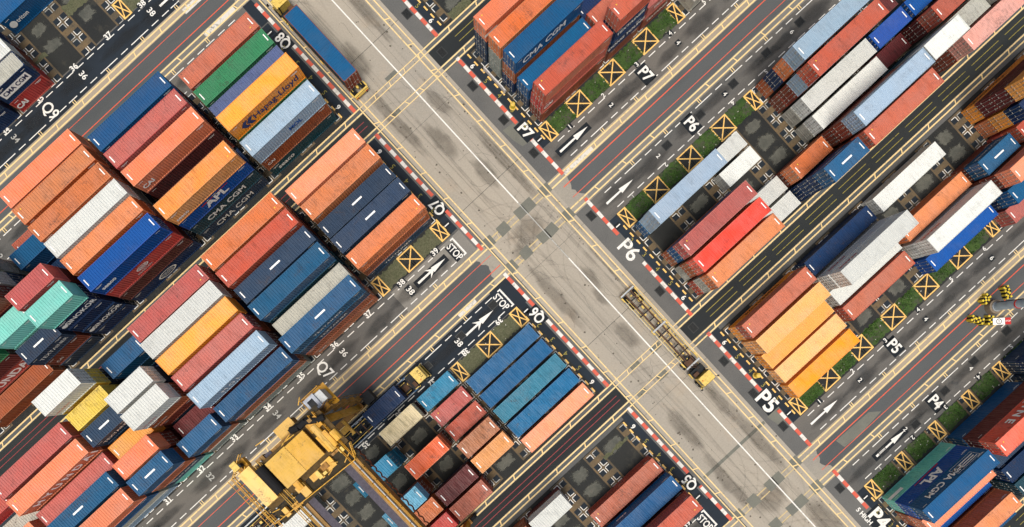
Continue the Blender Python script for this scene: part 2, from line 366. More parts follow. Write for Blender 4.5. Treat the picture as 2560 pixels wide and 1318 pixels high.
for (x, y, rx, ry) in ((18.1, 22.4, 1.6, 3.4), (19.0, .7, 1.0, 2.6), (18.0, -2.4, .8, 2.0), (17.1, -9.2, 1.5, 3.0), (15.2, 47, 1.6, 3.6), (19.8, 34.5, 1.2, 3.0), (16.4, 30.0, 1.4, 4.0), (20.6, -26.0, 1.2, 4.0), (14.0, -25.0, 1.4, 4.5), (16.2, 63, 1.8, 4), (14.4, 10.5, 2, 1.6), (20.4, -50, 2, 5), (13.0, -48, 1.6, 3), (13.4, 36, 1.2, 7), (21.2, 22, 1.1, 8), (13.2, 2, 1.1, 7), (21.0, -34, 1.2, 7), (13.4, -36, 1.2, 7), (21.0, 52, 1.2, 7), (17, 12, 3.2, 2.4), (16.5, -42, 3.0, 2.4)): blob(st, x, y, rx, ry)
def streak(mb, pts, w_, z):
    if not hasattr(mb, 'mask'): mb.mask = []
    i = len(mb.v); P2 = [Vector(p) for p in pts]
    for k, p in enumerate(P2):
        d = (P2[min(k+1, len(P2)-1)]-P2[max(k-1, 0)]).normalized(); n_ = Vector((-d.y, d.x))*w_/2; e = 0.0 if k in (0, len(P2)-1) else 1.0
        for q, mk_ in ((-1, 0), (0, e), (1, 0)): mb.v.append((p.x+n_.x*q, p.y+n_.y*q, z)); mb.mask.append(mk_)
    for k in range(len(P2)-1):
        for j in (0, 1): a = i+3*k+j; mb.f.append((a, a+3, a+4, a+1))
ty = MB(); rt = random.Random(33); zz = 0
for _ in range(60):   # straight running tracks, always a pair of wheels
    x = rt.choice((rt.gauss(13.6, .8), rt.gauss(21.0, .6), rt.uniform(11.5, 23))); y = rt.uniform(-75, 85); L_ = rt.uniform(12, 45); dr_ = rt.uniform(-.8, .8); zz += 1
    for o_ in (0, 1.9):
        if 11.0 < x+o_ < 23.5 and 11.0 < x+o_+dr_ < 23.5: streak(ty, [(x+o_+dr_*(k/8)**2, y+L_*k/8) for k in range(9)], rt.uniform(.22, .5), .0098+.00004*(zz % 60))
for _ in range(22):   # turning scuffs into the lanes
    c = rt.choice((16.5, 6.5, 12.1, -38.0, -48.5, 61, 71.5, -15, 39.5, 12, 6)); sx_ = rt.choice((-1, 1)); sy_ = rt.choice((-1, 1)); r_ = rt.uniform(5, 11); zz += 1
    ox, oy = (23.8-r_*.0 if sx_ > 0 else 10.6), c+sy_*r_+rt.uniform(-1.5, 1.5)
    for o_ in (0, 1.9):
        q = r_+o_; pts = [(ox-sx_*q*math.sin(t), oy-sy_*q*math.cos(t)) for t in [math.pi/2*k/10 for k in range(11)]]
        pts = [p for p in pts if 11.1 < p[0] < 23.4]
        if len(pts) > 3: streak(ty, pts, rt.uniform(.2, .42), .0098+.00004*(zz % 60))
tm = soft_mat('tyre_marks', (84, 79, 71), (74, 70, 64), .13, .5, .8, .25, 1.0)
struct(soft_build(ty, 'tyre_marks', tm))
dp = MB()
for _ in range(420):
    x = rt.choice((rt.gauss(13.2, .7), rt.gauss(21.5, .7), rt.uniform(11.3, 23.2))); y = rt.uniform(-70, 80); q = rt.choice((.05, .07, .1, .16))
    if 11.2 < x < 23.4: dp.poly([(x+q*math.cos(t)*rt.uniform(.7, 1.2), y+q*math.sin(t)*rt.uniform(.7, 1.2)) for t in [k*math.pi/4 for k in range(8)]], .0135)
struct(dp.build('oil_drips', plain('oil_drip', (92, 84, 72), .6, 0, .4)))
struct(soft_build(st, 'oil_stains', soft_mat('oil_stain', (92, 84, 72), (82, 77, 68), .40, .45, .7, .25, 1.0)))
st2 = MB()
for c in A_ROADS[:3]:
    for k in range(11):
        for (xx, sg) in ((31+6.7*k, 1), (4-6.7*k, -1)):
            for s in (-1, 1): blob(st2, xx+rs.uniform(-2, 2), c+s*5.0+rs.uniform(-.3, .3), rs.uniform(3.0, 5.2), rs.uniform(.8, 1.3), 0, .0165+.0002*(k % 3))
struct(soft_build(st2, 'tyre_darkening', soft_mat('tyre_dark', (44, 46, 47), (38, 40, 42), .45, .4, .75, .2, 1.0)))
wp = MB()
for (x0, x1, y0, y1) in ((1.6, 5.2, 68.25, 69.1), (1.5, 7.3, 63.95, 64.65), (.8, 4.2, 9.45, 9.98), (26.4, 32.0, 14.22, 14.78)): wp.rect(x0, x1, y0, y1, .019)
struct(wp.build('white_worn_panels', line_mat('panel_white', (206, 202, 192), 1.1, (128, 126, 118))))
gr = MB()
def turf(x0, x1, y0, y1):
    pts = []; rr = random.Random(int(x0*10)+int(y0*10)); n_ = 14
    for i in range(n_+1): pts.append((x0+(x1-x0)*i/n_, y0+rr.uniform(-.05, .3)))
    for i in range(n_+1): pts.append((x1-(x1-x0)*i/n_, y1+rr.uniform(-.35, .1)))
    gr.poly(pts, .013)
for B in ('P7', 'P6', 'P5', 'P4'):
    for gi in range(0, 7 if B == 'P5' else (4 if B != 'P4' else 6)):
        turf(gapsP[gi]+1.5, gapsP[gi+1]-1.4, BL[B][0]-1.35, BL[B][0]+1.5)
grP = gr; gr = MB()
for B in ('Q7', 'Q6', 'Q9'):
    for gi in range(0, 2): turf(gapsQ[gi+1]+1.4, gapsQ[gi]-1.5, BL[B][0]-1.35, BL[B][0]+1.4)
turf(29.5, 33.3, 41.6, 43.2); turf(-22.5, -17, 77.2, 78.0); turf(-11, -7, 79, 81); turf(1.5, 6.5, 76.5, 79)
turf(2.2, 7, -20.8, -20.1); turf(1.5, 6.5, -26.2, -25.2)
g2 = gr.build('mossy_gravel', ground_mat('mossy_gravel', (84, 84, 62), (62, 68, 44), 1.2, 4, .8, third=(52, 72, 36), grit=.7)); g2['kind'] = 'stuff'
gr = grP; g_ = gr.build('grass_strip', G_grass); g_['kind'] = 'stuff'
# tufts: many small blades clumps standing on the strips
tf = MB(); rr = random.Random(5)
me_ = g_.data
for p_ in me_.polygons:
    xs = [me_.vertices[i].co.x for i in p_.vertices]; ys = [me_.vertices[i].co.y for i in p_.vertices]
    cl_ = [(rr.uniform(min(xs), max(xs)), rr.uniform(min(ys), max(ys))) for _ in range(7)]
    for _ in range(int((max(xs)-min(xs))*(max(ys)-min(ys))*26)):
        c0 = rr.choice(cl_); x = min(max(rr.gauss(c0[0], .7), min(xs)+.1), max(xs)-.1); y = min(max(rr.gauss(c0[1], .45), min(ys)+.3), max(ys)-.35); h = rr.uniform(.05, .22); a = rr.uniform(0, 6.28); q = rr.uniform(.05, .17)
        i = len(tf.v); tf.v += [(x, y, .013), (x+q*math.cos(a), y+q*math.sin(a), h), (x+q*math.cos(a+1.3), y+q*math.sin(a+1.3), h*.7), (x+q*math.cos(a+2.6), y+q*math.sin(a+2.6), h)]
        tf.f += [(i, i+1, i+2), (i, i+2, i+3)]
t_ = tf.build('grass', plain('grass_blade', (66, 100, 38), .9, 0, .6, 1.2)); t_['kind'] = 'stuff'

lt = MB(); rl_ = random.Random(41)
for B in ('P7', 'P6', 'P5', 'P4', 'Q6'):
    for _ in range(34 if B != 'Q6' else 12):
        x = rl_.uniform(30, 62) if B != 'Q6' else rl_.uniform(-4, 7); y = BL[B][0]+rl_.uniform(-1.3, 1.4); q = rl_.uniform(.04, .13); a = rl_.uniform(0, 3)
        i = len(lt.v); lt.v += [(x+q*math.cos(a+t), y+q*math.sin(a+t)*.7, .05+.03*rl_.random()) for t in (0, 1.4, 3.0, 4.5)]; lt.f.append((i, i+1, i+2, i+3))
lo = lt.build('litter', plain('litter_pale', (196, 194, 180), .8, 0, .4, 5)); lo['kind'] = 'stuff'
# ------------------------------------------------------------------ painted markings
yl, yf, wl, rl, rl2, yd = MB(), MB(), MB(), MB(), MB(), MB()
Z1 = .02
rnd = random.Random(2)
# two pairs of yellow lines beside the main road
for xs in ((10.75, 11.6), (22.1, 22.95)):
    for x in xs: yl.line((x, -130), (x, 130), .18, Z1)
    y = -100.0; k = 0
    while y < 110:
        yl.line((xs[0], y), (xs[1], y-.35), .16, Z1+.001); y += 4.95
for c in A_ROADS:
    for s in (-1, 1):
        for d in (2.0, 2.8):
            for a, b in sides: yl.line((a, c+s*d), (b, c+s*d), .21, Z1+.002)
            if c == 12.12: yf.line((10.6, c+s*d), (23.6, c+s*d), .18, Z1-.002)
            else: yf.line((10.6, c+s*d), (23.6, c+s*d), .16, Z1-.002)
        ph = 27.4 if s > 0 else 28.4; pt = 5.1 if s > 0 else 5.55
        x = ph
        while x < UP: yl.line((x, c+s*2.0), (x+.22, c+s*2.8), .17, Z1+.004); x += pt
        x = 7.4
        while x > UQ: yl.line((x, c+s*2.0), (x+.25, c+s*2.8), .17, Z1+.004); x -= pt
        x = 13.0
        while x < 23: yf.line((x, c+s*2.0), (x+.2, c+s*2.8), .12, Z1-.0015); x += 4.6
        # red guide line
        rl.line((UQ, c+s*1.0), (10.4, c+s*1.0), .13 if s < 0 else .09, Z1); rl.line((25.0, c+s*1.0), (UP, c+s*1.0), .15 if s > 0 else .1, Z1)
        # dashed lines of the truck lanes
        for yo in (3.68, 6.48):
            x = 30.6 if yo > 4 else 30.2
            x = 28.9
            while x < UP: wl.line((x, c+s*yo), (x+1.3, c+s*yo), .13, Z1+.001); x += 2.02
            x = 6.2
            while x > UQ: wl.line((x, c+s*yo), (x-1.3, c+s*yo), .13, Z1+.001); x -= 2.02
        # double ticks beside the lane at every slot
        for g in gapsP[1:]+gapsQ[1:]:
            for dx in (-.17, .17): yl.line((g+dx, c+s*2.85), (g+dx, c+s*3.55), .12, Z1+.003)
            wl.line((g-.7, c+s*3.68), (g+.9, c+s*3.68), .13, Z1+.002)
for c in B_LANES:
    for s in (-1, 1):
        for d in (1.48, 2.2):
            for a, b in sides: yl.line((a, c+s*d), (b, c+s*d), .21, Z1+.002)
            yl.line((10.6, c+s*d), (23.6, c+s*d), .13, Z1+.002)
        for xr, st, lim in ((28.0, 5.4, UP), (7.4, -5.7, UQ)):
            x = xr
            while (x < lim) if st > 0 else (x > lim): yl.line((x, c+s*1.48), (x-.4, c+s*2.2) if s < 0 else (x+.4, c+s*2.2), .17, Z1+.004); x += st
        x = 13.4
        while x < 23: yl.line((x, c+s*1.48), (x+.3, c+s*2.2), .13, Z1+.004); x += 2.9
        rl2.line((UQ, c+s*.38), (9.9, c+s*.38), .09, Z1)
        for k in range(14):
            x0 = 27.6+6.7*k; yd.line((x0+.5, c+s*.45), (x0+6.0, c+s*.45), .09, Z1)
wl.line((18.5, -130), (18.5, 5), .19, Z1); wl.line((18.5, 16), (18.5, 130), .19, Z1)
struct(yl.build('yellow_lines', L_yel)); struct(yf.build('worn_yellow_lines', L_yel_faint)); struct(wl.build('white_lines', L_white))
struct(rl.build('red_lines', L_red)); struct(rl2.build('crimson_lines', L_red2)); struct(yd.build('dim_yellow_lines', L_yel_dim))
ww = MB(); ww.line((18.5, 5), (18.5, 16), .13, Z1); struct(ww.build('worn_white_line', L_white_worn))
# yellow dashes at the block heads
hd = MB()
for y1, y0 in spans:
    for x in (27.7, 7.97):
        y = y0+1.2 if abs(y0+97.5) > 9 else y0
        y = y0+.6
        while y < y1-.8:
            near_lane = any(abs(y+.4-c) < 8.3 for c in A_ROADS)
            if not near_lane: hd.line((x, y), (x, y+.78), .24, Z1)
            y += 1.44
struct(hd.build('head_dashes', X_yel))
# crossed boxes of row 1
xm = MB(); xd = MB()
def xbox(x, y, hx, hy):
    w_ = .19; z = Z1+.004
    xd.rect(x-hx, x+hx, y-hy, y+hy, Z1-.003)
    xm.line((x-hx, y-hy+w_/2), (x+hx, y-hy+w_/2), w_, z); xm.line((x-hx, y+hy-w_/2), (x+hx, y+hy-w_/2), w_, z)
    xm.line((x-hx+w_/2, y-hy+w_), (x-hx+w_/2, y+hy-w_), w_, z+.001); xm.line((x+hx-w_/2, y-hy+w_), (x+hx-w_/2, y+hy-w_), w_, z+.001)
    xm.line((x-hx+w_, y-hy+w_), (x+hx-w_, y+hy-w_), .17, z+.003); xm.line((x-hx+w_, y+hy-w_), (x+hx-w_, y-hy+w_), .17, z+.005)
for B in ('P7', 'P6'):
    y = BL[B][0]+.0
    xbox(28.9, y, .8, 1.4); xbox(54.25, y, .8, 1.4)
    for g in gapsP[1:4]: xbox(g, y, 1.55, 1.4)
xbox(28.9, -34.35, .8, 1.4); xbox(68.0, -34.4, .8, 1.4)
for g in gapsP[1:6]: xbox(g, -34.35, 1.55, 1.4)
for x in (28.8, 35.0, 41.8, 48.6, 54.9): xbox(x, -51.55, .8, 1.4)
for B in ('Q7', 'Q6', 'Q9'):
    y = BL[B][0]; xbox(7.2, y, .8, 1.4); xbox(gapsQ[1], y, 1.5, 1.4); xbox(-4.65, y, .75, 1.4)
struct(xm.build('crossed_box_markings', X_yel)); struct(xd.build('crossed_box_base', G_soil))
# kerbs of alternating red and white blocks
kr, kw = MB(), MB()
def kerb(x, w_, y0, y1):
    k = 0; y = y0
    while y < y1-.05:
        e = min(y+1.12, y1); (kr if k % 2 == 0 else kw).box(x-w_/2, x+w_/2, y, e-.004, 0, .11); y = e; k += 1
for a, b in ((54.0+3.6, 62.6), (41.7, 54.6), (25.2, 37.3), (14.5, 22.3), (3.4, 9.8), (-12.9, .5), (-30.5, -17.2), (-40.2, -33.2), (-51, -45.4), (80, 70)):
    kerb(9.95, .52, min(a, b), max(a, b))
for a, b in ((41.6, 63), (24.6, 37.4), (14.6, 21.4), (2.6, 9.8), (-13.6, -2.9), (-28.9, -17.1), (-40.1, -32.8), (-53.0, -45.2)):
    kerb(26.2, .52, a, b)
struct(kr.build('red_kerb_blocks', K_red)); struct(kw.build('white_kerb_blocks', K_white))
# ground lettering
DG = {'P': -90, 'Q': 90}
def glyph(s, x, y, size, rot, mat=L_white, bold=.03, sx=1.0, dark=None):
    if dark:
        mm = MB(); mm.rect(-dark[0], dark[0], -dark[1], dark[1], 0); q = mm.build('dark_sign_field', G_black, loc=(x, y, Z1+.001)); q.rotation_euler = (0, 0, R_(rot)); struct(q)
    o = lettering(s, size, mat, None, (x, y, Z1+.009), (0, 0, R_(rot)), bold, sx, name='painted_lettering'); struct(o)
glyph('Q8', 9.35, 56.1, 2.2, 90, bold=.05, sx=.8, dark=(1.45, .9)); glyph('Q7', 9.4, 23.5, 2.2, 90, bold=.05, sx=.8, dark=(1.5, .95)); glyph('Q6', 9.4, 1.95, 2.2, 90, bold=.05, sx=.8, dark=(1.45, .95)); glyph('Q5', 9.2, -31.8, 2.2, 90, bold=.05, sx=.8, dark=(1.3, .95))
glyph('P7', 26.35, 22.95, 2.2, -90, bold=.06, dark=(1.5, .95)); glyph('P6', 25.75, -.15, 3.2, -90, bold=.05); glyph('P5', 25.75, -30.75, 3.3, -90, bold=.09, dark=(1.75, 1.2)); glyph('P4', 26.3, -55.4, 3.2, -90, bold=.09, dark=(1.9, 1.5))
glyph('5 HIGH', 25.0, -53.6, 1.0, -90, bold=.03)
for B in BL:
    c1, s = BL[B]; x = 27.05 if B[0] == 'P' else 8.65
    for r in range(1, 7):
        mt = L_white if r in (1, 6) else L_yel_dim
        glyph(str(r), x, c1+s*2.88*(r-1), 1.05, -90 if B[0] == 'P' else 90, mt, .03 if r in (1, 6) else 0, dark=(.42, .5) if (r == 1) else None)
for c in A_ROADS[:3]:
    for s in (-1, 1):
        for k in range(0, 10):
            x = 31.65+6.7*k
            if s > 0 or c < -40 and False: glyph(str(k+1), x, c+s*6.85, .95, 0, bold=.02, dark=(.4, .42) if k in (0, 2, 3) else None); (glyph(str(k+1), x-.1, c+s*5.05, .95, -90, bold=.02, dark=(.42, .42)) if k in (1, 3, 5) else None)
            else: glyph(str(k+1), x, c-6.75, .95, 180, L_white_worn if k in (0, 5, 6) else L_white, bold=.015, dark=(.4, .42) if k in (1, 2, 3) and c < 0 else None); (glyph(str(k+1), x, c-5.1, .95, -90, bold=.015, dark=(.42, .42) if c > 0 and k == 3 else None) if k in (1, 3, 5) else None)
            wl2 = None
            x = 4.6-6.7*k
            yy = c+s*7.0
            if s > 0: glyph(str(39-k), x, yy-.12, 1.15, 0, bold=.03, dark=(.75, .45) if k < 2 else None)
            else: glyph(str(39-k), x, yy+.12, 1.15, 180, bold=.03)
            if k in (1, 3, 5, 7): glyph(str(39-k), x+.2, c+s*5.2, 1.25, -90, L_white if k < 4 else L_white_worn, bold=.02, dark=(.85, .5) if k == 1 else None)
for (s, x, y) in (('P7', 45.0, 17.1), ('P6', 45.1, 7.15), ('P5', 45.4, -37.7), ('P4', 44.4, -48.2)): glyph(s, x, y, 2.35, -90, bold=.06, sx=.85, dark=(1.4, 1.05))
for (s, x, y) in (('Q9', -22.3, 71.4), ('Q7', -19.1, 17.4), ('Q8', -21.7, 61.6), ('Q5', -19.1, -37.6)): glyph(s, x, y, 2.4, -90, bold=.04, sx=.8)
def arrow(x0, x1, y, dark=False, double=False):
    a = MB(); z = Z1+.006
    if dark: d = MB(); d.rect(x0-.5, x1+.3, y-.6, y+.6, Z1+.001); struct(d.build('dark_sign_field', G_black))
    a.poly([(x0, y-.17), (x1-2.4, y-.13), (x1-2.4, y+.13), (x0, y+.17)], z)
    a.poly([(x1-2.5, y-.42), (x1, y), (x1-2.5, y+.42)], z+.002)
    if double: a.poly([(x0+1.9, y-.75), (x0+3.1, y-.1), (x0+2.6, y+.1)], z+.003); a.poly([(x0+1.9, y+.75), (x0+3.1, y+.1), (x0+2.6, y-.1)], z+.004)
    struct(a.build('painted_arrow', L_white))
arrow(28.1, 33.6, 17.25, True); arrow(28.0, 33.3, 7.05); arrow(28.4, 33.8, -37.8); arrow(32.4, 38.2, -48.15, True)
arrow(-.3, 5.1, 17.3, True, True); arrow(-.4, 5.1, 6.95, False, True); arrow(-.4, 5.1, 71.6, False, True)
for (y0, y1, yt) in ((15.7, 18.8, 17.05), (5.45, 8.6, 7.05), (-39.3, -36.2, -37.8)):
    glyph('STOP', 6.75, yt, 1.55, -90, bold=.03, sx=.72, dark=(1.35, .75) if y0 > 10 else None)
    mm = MB(); mm.line((7.85, y0), (7.85, y1), .26, Z1+.003); mm.line((7.4, y0+.1), (7.72, y0+.1), .2, Z1+.003); mm.line((7.4, y1-.1), (7.72, y1-.1), .2, Z1+.003); struct(mm.build('stop_bar', L_white))

# drain grates: real shallow frames with bars
gm = MB(); gm.rect(-.62, .62, -.52, .52, .006)
gf = MB()
for a in (-.62, .62): gf.box(a-.06, a+.06, -.58, .58, 0, .03)
for a in (-.52, .52): gf.box(-.56, .56, a-.06, a+.06, 0, .028)
for k in range(9): gf.box(-.52, .52, -.44+k*.11-.022, -.44+k*.11+.022, 0, .022)
gme, gfe = gm.mesh('drain_pit'), gf.mesh('grate_bars')
M_pit = plain('pit_dark', (12, 14, 16), .9); M_grate = plain('grate_iron', (58, 60, 60), .6, .4); M_gframe = plain('grate_frame', (112, 108, 100), .8)
dr = [(25.15, y) for y in (46.9, 39.45, 32.9, 26.25, 19.75, 7.3, -7.75, -15.1, -21.9, -28.45, -35.15, -47.9)]+[(40.35+6.66*k, 7.3) for k in range(6)]+[(5.6, 7.55), (-1.0, 7.4), (-7.65, 7.5), (46.6, -47.9), (40.0, -48.6), (52.8, -47.6), (59.5, -47.6), (33.6, -48.3)]
for i, (x, y) in enumerate(dr):
    d = empty('drain_grate', (x, y, .012), 0 if x > 25.5 or x < 20 else math.pi/2)
    inst('pit', gme, M_pit, d); inst('grate', gfe, M_grate, d)
    if x in (25.15,): lb = 'square drain grate in the right shoulder of the main road'
    elif y == 7.3: lb = 'square drain grate along the truck lane of block P6'
    elif x < 20: lb = 'square drain grate in the dark truck lane of block Q6'
    else: lb = 'square drain grate along the truck lane of block P4'
    tag(d, lb, 'drain', 'drain grates: '+lb)

# ------------------------------------------------------------------ shipping containers
PAL = {  # code: (sRGB, words)
 'O': ((212, 116, 72), 'orange'), 'L': ((232, 132, 98), 'salmon'), 'B': ((168, 90, 58), 'rust brown'), 'R': ((184, 88, 70), 'brick red'),
 'r': ((236, 92, 78), 'bright red'), 'K': ((182, 86, 84), 'dusty pink'), 'M': ((100, 40, 42), 'maroon'), 'D': ((124, 56, 42), 'dark brown'),
 'N': ((38, 62, 86), 'navy'), 'Y': ((30, 90, 128), 'steel blue'), 'U': ((0, 86, 132), 'bright blue'), 'Z': ((2, 46, 86), 'deep blue'),
 'T': ((120, 204, 186), 'turquoise'), 'G': ((56, 130, 86), 'green'), 'S': ((22, 72, 84), 'dark teal'), 'W': ((212, 214, 208), 'white'),
 'E': ((150, 174, 192), 'pale blue grey'), 'F': ((142, 150, 142), 'grey'), 'A': ((242, 156, 66), 'amber'), 'P': ((244, 170, 104), 'peach'),
 'V': ((86, 102, 140), 'violet blue'), 'C': ((20, 134, 166), 'cyan'), 'c': ((110, 186, 214), 'sky blue'), 'X': ((222, 206, 166), 'cream'),
 'y': ((226, 186, 66), 'yellow'), 'o': ((236, 108, 66), 'vivid orange'), 'q': ((224, 158, 146), 'haze-paled pink'), 'b': ((0, 82, 158), 'royal blue'),  # q: pink made paler, the veil of haze is put into its colour
 't': ((0, 102, 146), 'blue tarpaulin covered'), 'u': ((48, 132, 156), 'faded blue tarpaulin covered'), 'm': ((176, 104, 72), 'rust stained orange'),
 'k': ((196, 70, 68), 'crimson'), 'h': ((226, 142, 78), 'tan orange'), 'g': ((178, 176, 164), 'grey white')}
MAT = {k: paint('paint_'+v[1].replace(' ', '_'), v[0], .16 if k in 'bUAPL' else ((.6 if k in 'myXM' else (.2 if k in 'WET' else .3))), 1 if k in 'tu' else 0) for k, v in PAL.items()}
M_rod = plain('door_rods', (170, 168, 160), .5, .3); M_mark = plain('marking_white', (244, 243, 238), .6, 0, .12)
M_bol = plain('marking_yellow', (238, 190, 60), .6); M_cast = plain('corner_steel', (54, 50, 48), .7, .2, .4)
W = 2.44
def corr_wall(mb, x0, x1, y, sgn, z0, z1, pitch=.36, dep=.055):
    n_ = int(round((x1-x0)/pitch)); p = (x1-x0)/n_; pts = []
    for k in range(n_):
        a = x0+k*p; pts += [(a, 0), (a+.27*p, 0), (a+.5*p, dep), (a+.77*p, dep)]
    pts.append((x1, 0)); i = len(mb.v)
    for x, d in pts: mb.v += [(x, y-sgn*d, z0), (x, y-sgn*d, z1)]
    for k in range(len(pts)-1):
        a = i+2*k; mb.f.append((a, a+2, a+3, a+1) if sgn < 0 else (a, a+1, a+3, a+2))
def corr_end(mb, x, z0, z1, pitch=.27, dep=.045):
    y0, y1 = -W/2+.08, W/2-.08; n_ = int(round((y1-y0)/pitch)); p = (y1-y0)/n_; pts = []
    for k in range(n_):
        a = y0+k*p; pts += [(a, 0), (a+.27*p, 0), (a+.5*p, dep), (a+.77*p, dep)]
    pts.append((y1, 0)); i = len(mb.v)
    for y, d in pts: mb.v += [(x-d, y, z0), (x-d, y, z1)]
    for k in range(len(pts)-1): a = i+2*k; mb.f.append((a, a+2, a+3, a+1))
def make_meshes(L, H):
    h = L/2; sh = MB()
    for sgn in (-1, 1): corr_wall(sh, -h+.12, h-.12, sgn*(W/2-.02), sgn, .14, H-.1)
    corr_end(sh, h-.03, .14, H-.1); sh.rect(-h+.1, h-.1, -W/2+.05, W/2-.05, .13)
    rf = MB(); n_ = int(round((L-.3)/.34)); p = (L-.3)/n_; pts = []
    for k in range(n_):
        a = -h+.15+k*p; pts += [(a, H-.062), (a+.26*p, H-.062), (a+.42*p, H-.010), (a+.84*p, H-.010)]
    pts.append((h-.15, H-.045)); i = 0
    pts = [(-h+.02, H-.02), (-h+.14, H-.02)]+pts+[(h-.14, H-.02), (h-.02, H-.02)]
    for x, z in pts: rf.v += [(x, -W/2+.06, z), (x, W/2-.06, z)]
    for k in range(len(pts)-1): a = 2*k; rf.f.append((a, a+2, a+3, a+1))
    fr = MB()
    for sx in (-1, 1):
        for sy in (-1, 1): fr.box(*sorted((sx*h, sx*(h-.13))), *sorted((sy*W/2, sy*(W/2-.11))), .12, H-.12)
        fr.box(*sorted((sx*(h-.004), sx*(h-.1))), -W/2+.11, W/2-.11, H-.12, H-.004); fr.box(*sorted((sx*(h-.004), sx*(h-.1))), -W/2+.11, W/2-.11, .02, .14)
    for sy in (-1, 1):
        fr.box(-h+.18, h-.18, *sorted((sy*(W/2-.004), sy*(W/2-.075))), H-.1, H-.006); fr.box(-h+.18, h-.18, *sorted((sy*(W/2-.004), sy*(W/2-.09))), .02, .16)
    cs = MB()
    for sx in (-1, 1):
        for sy in (-1, 1):
            for z0 in (0, H-.118): cs.box(*sorted((sx*(h+.004), sx*(h-.18))), *sorted((sy*(W/2+.003), sy*(W/2-.16))), z0, z0+.118+(.002 if z0 else 0))
    dl, dr_, rl_, rr_ = MB(), MB(), MB(), MB()
    for mb, rb, y0, y1 in ((dl, rl_, -W/2+.12, -.01), (dr_, rr_, .01, W/2-.12)):
        xx = -h+.02; mb.box(xx+.02, xx+.06, y0, y1, .16, H-.13)
        for k in range(5): z = .3+(H-.6)*k/4.6; mb.box(xx, xx+.02, y0+.08, y1-.08, z, z+.28)
        for q in (.28, .74):
            y = y0+(y1-y0)*q; rb.bar((xx-.03, y, .14), (xx-.03, y, H-.1), .024)
            rb.box(xx-.075, xx-.03, y-.02, y+.26, 1.0, 1.05); rb.box(xx-.06, xx-.0, y-.07, y+.07, .15, .24); rb.box(xx-.06, xx-.0, y-.07, y+.07, H-.26, H-.17)
        rb.box(xx-.012, xx-.001, y0+.12, y0+.42, H-.62, H-.45)
    mk = MB()
    for sx in (-1, 1): mk.rect(*sorted((sx*(h-.32), sx*(h-.50))), -.55, .55, H-.006)
    bar = MB(); bar.rect(-.85, .85, -.12, .12, H-.005)
    tri = MB(); tri.poly([(-h+.9, .72), (-h+1.12, .6), (-h+.9, .48)], H-.006)
    idm = MB()
    for sgn in (-1, 1):
        y = sgn*(W/2+.004)
        for (xa, xb, za, zb) in ((h-1.6, h-.5, H-.42, H-.34), (h-1.3, h-.6, H-.56, H-.5), (-h+.5, -h+1.2, H-.45, H-.38)):
            q = [(xa, y, za), (xb, y, za), (xb, y, zb), (xa, y, zb)]; idm.quad(*(q if sgn < 0 else q[::-1]))
    o_ = len(fr.v); fr.v += cs.v; fr.f += [tuple(i_+o_ for i_ in f_) for f_ in cs.f]
    mk = MB(); mk.rect(h-.46, h-.32, -.5, .5, H-.006)
    nm = {'shell': sh, 'roof': rf, 'frame': fr, 'door_l': dl, 'door_r': dr_, 'rod_l': rl_, 'rod_r': rr_, 'roof_marking': mk, 'roof_bar': bar, 'tri': tri, 'idm': idm}
    return {k: v.mesh(k) for k, v in nm.items()}
MESH = {(L, q): make_meshes(12.19 if L == 40 else 6.06, 2.9 if q else 2.59) for L in (40, 20) for q in (0, 1)}
SIDE_TXT = {}   # (block,k,row,tier) -> list of (side, text, size, colour, x offset, z offset, bold)
M_tw = M_mark; M_tn = plain('lettering_navy', (28, 34, 84), .6); M_tr = plain('lettering_red', (196, 44, 44), .6); M_tb = plain('lettering_blue', (30, 90, 170), .6); M_td = plain('lettering_dark', (60, 34, 20), .6)
def T(B, k, r, t, *e): SIDE_TXT.setdefault((B, k, r, t), []).extend(e)
T('Q8', 0, 5, 3, ('-', 'Hapag-Lloyd', 1.55, M_tn, 1.35, 0, .02), ('-', 'LOGO_H', 1.5, M_tn, -3.6, 0, 0))
T('Q8', 0, 6, 2, ('-', 'MOL', 1.05, M_tb, 1.0, 0, .04)); T('Q8', 0, 6, 1, ('-', 'CAI', .8, M_tw, -4.9, -.1, .02)); T('Q8', 0, 6, 0, ('-', 'seaco', 1.3, M_tw, -3.4, .1, .03))
T('Q8', 2, 6, 2, ('-', 'APL', 2.2, M_tw, 0, .1, .08), ('-', 'BAR', .14, M_tr, -.1, .95, 0)); T('Q8', 2, 6, 1, ('-', 'CMA CGM', 1.5, M_tw, 0, 0, .04)); T('Q8', 2, 6, 0, ('-', 'CMA CGM', 1.5, M_tw, 0, 0, .02))
T('Q8', 2, 6, 3, ('-', 'seaco', .9, M_tw, -4.6, -.4, .02)); T('Q8', 2, 4, 3, ('-', 'CAI', 1.1, M_tw, -4.8, -.2, .04))
T('Q8', 4, 6, 3, ('-', 'seaco', 1.0, M_tw, -4.2, 0, .04)); T('Q8', 4, 6, 2, ('-', 'RING', .5, M_tw, -.3, .3, 0), ('-', 'MAGELLAN', .5, M_tw, -.5, -.6, 0)); T('Q8', 4, 6, 0, ('-', 'RING', .8, M_tw, 0, 0, 0))
for t in (3, 1): T('Q8', 6, 6, t, ('-', 'SINOKOR', 1.15, M_tw, .4, 0, .03), ('-', 'DOT', .4, M_tw, -2.4, 0, 0))
T('Q8', 7, 6, 2, ('-', 'TEXTAINER', .9, M_tw, .2, 0, .0)); T('Q8', 7, 6, 1, ('-', 'CAI', .7, M_tw, -1.9, -.3, 0)); T('Q8', 8, 5, 1, ('-', 'HYUNDAI', 1.9, M_tw, 1.0, 0, .06))
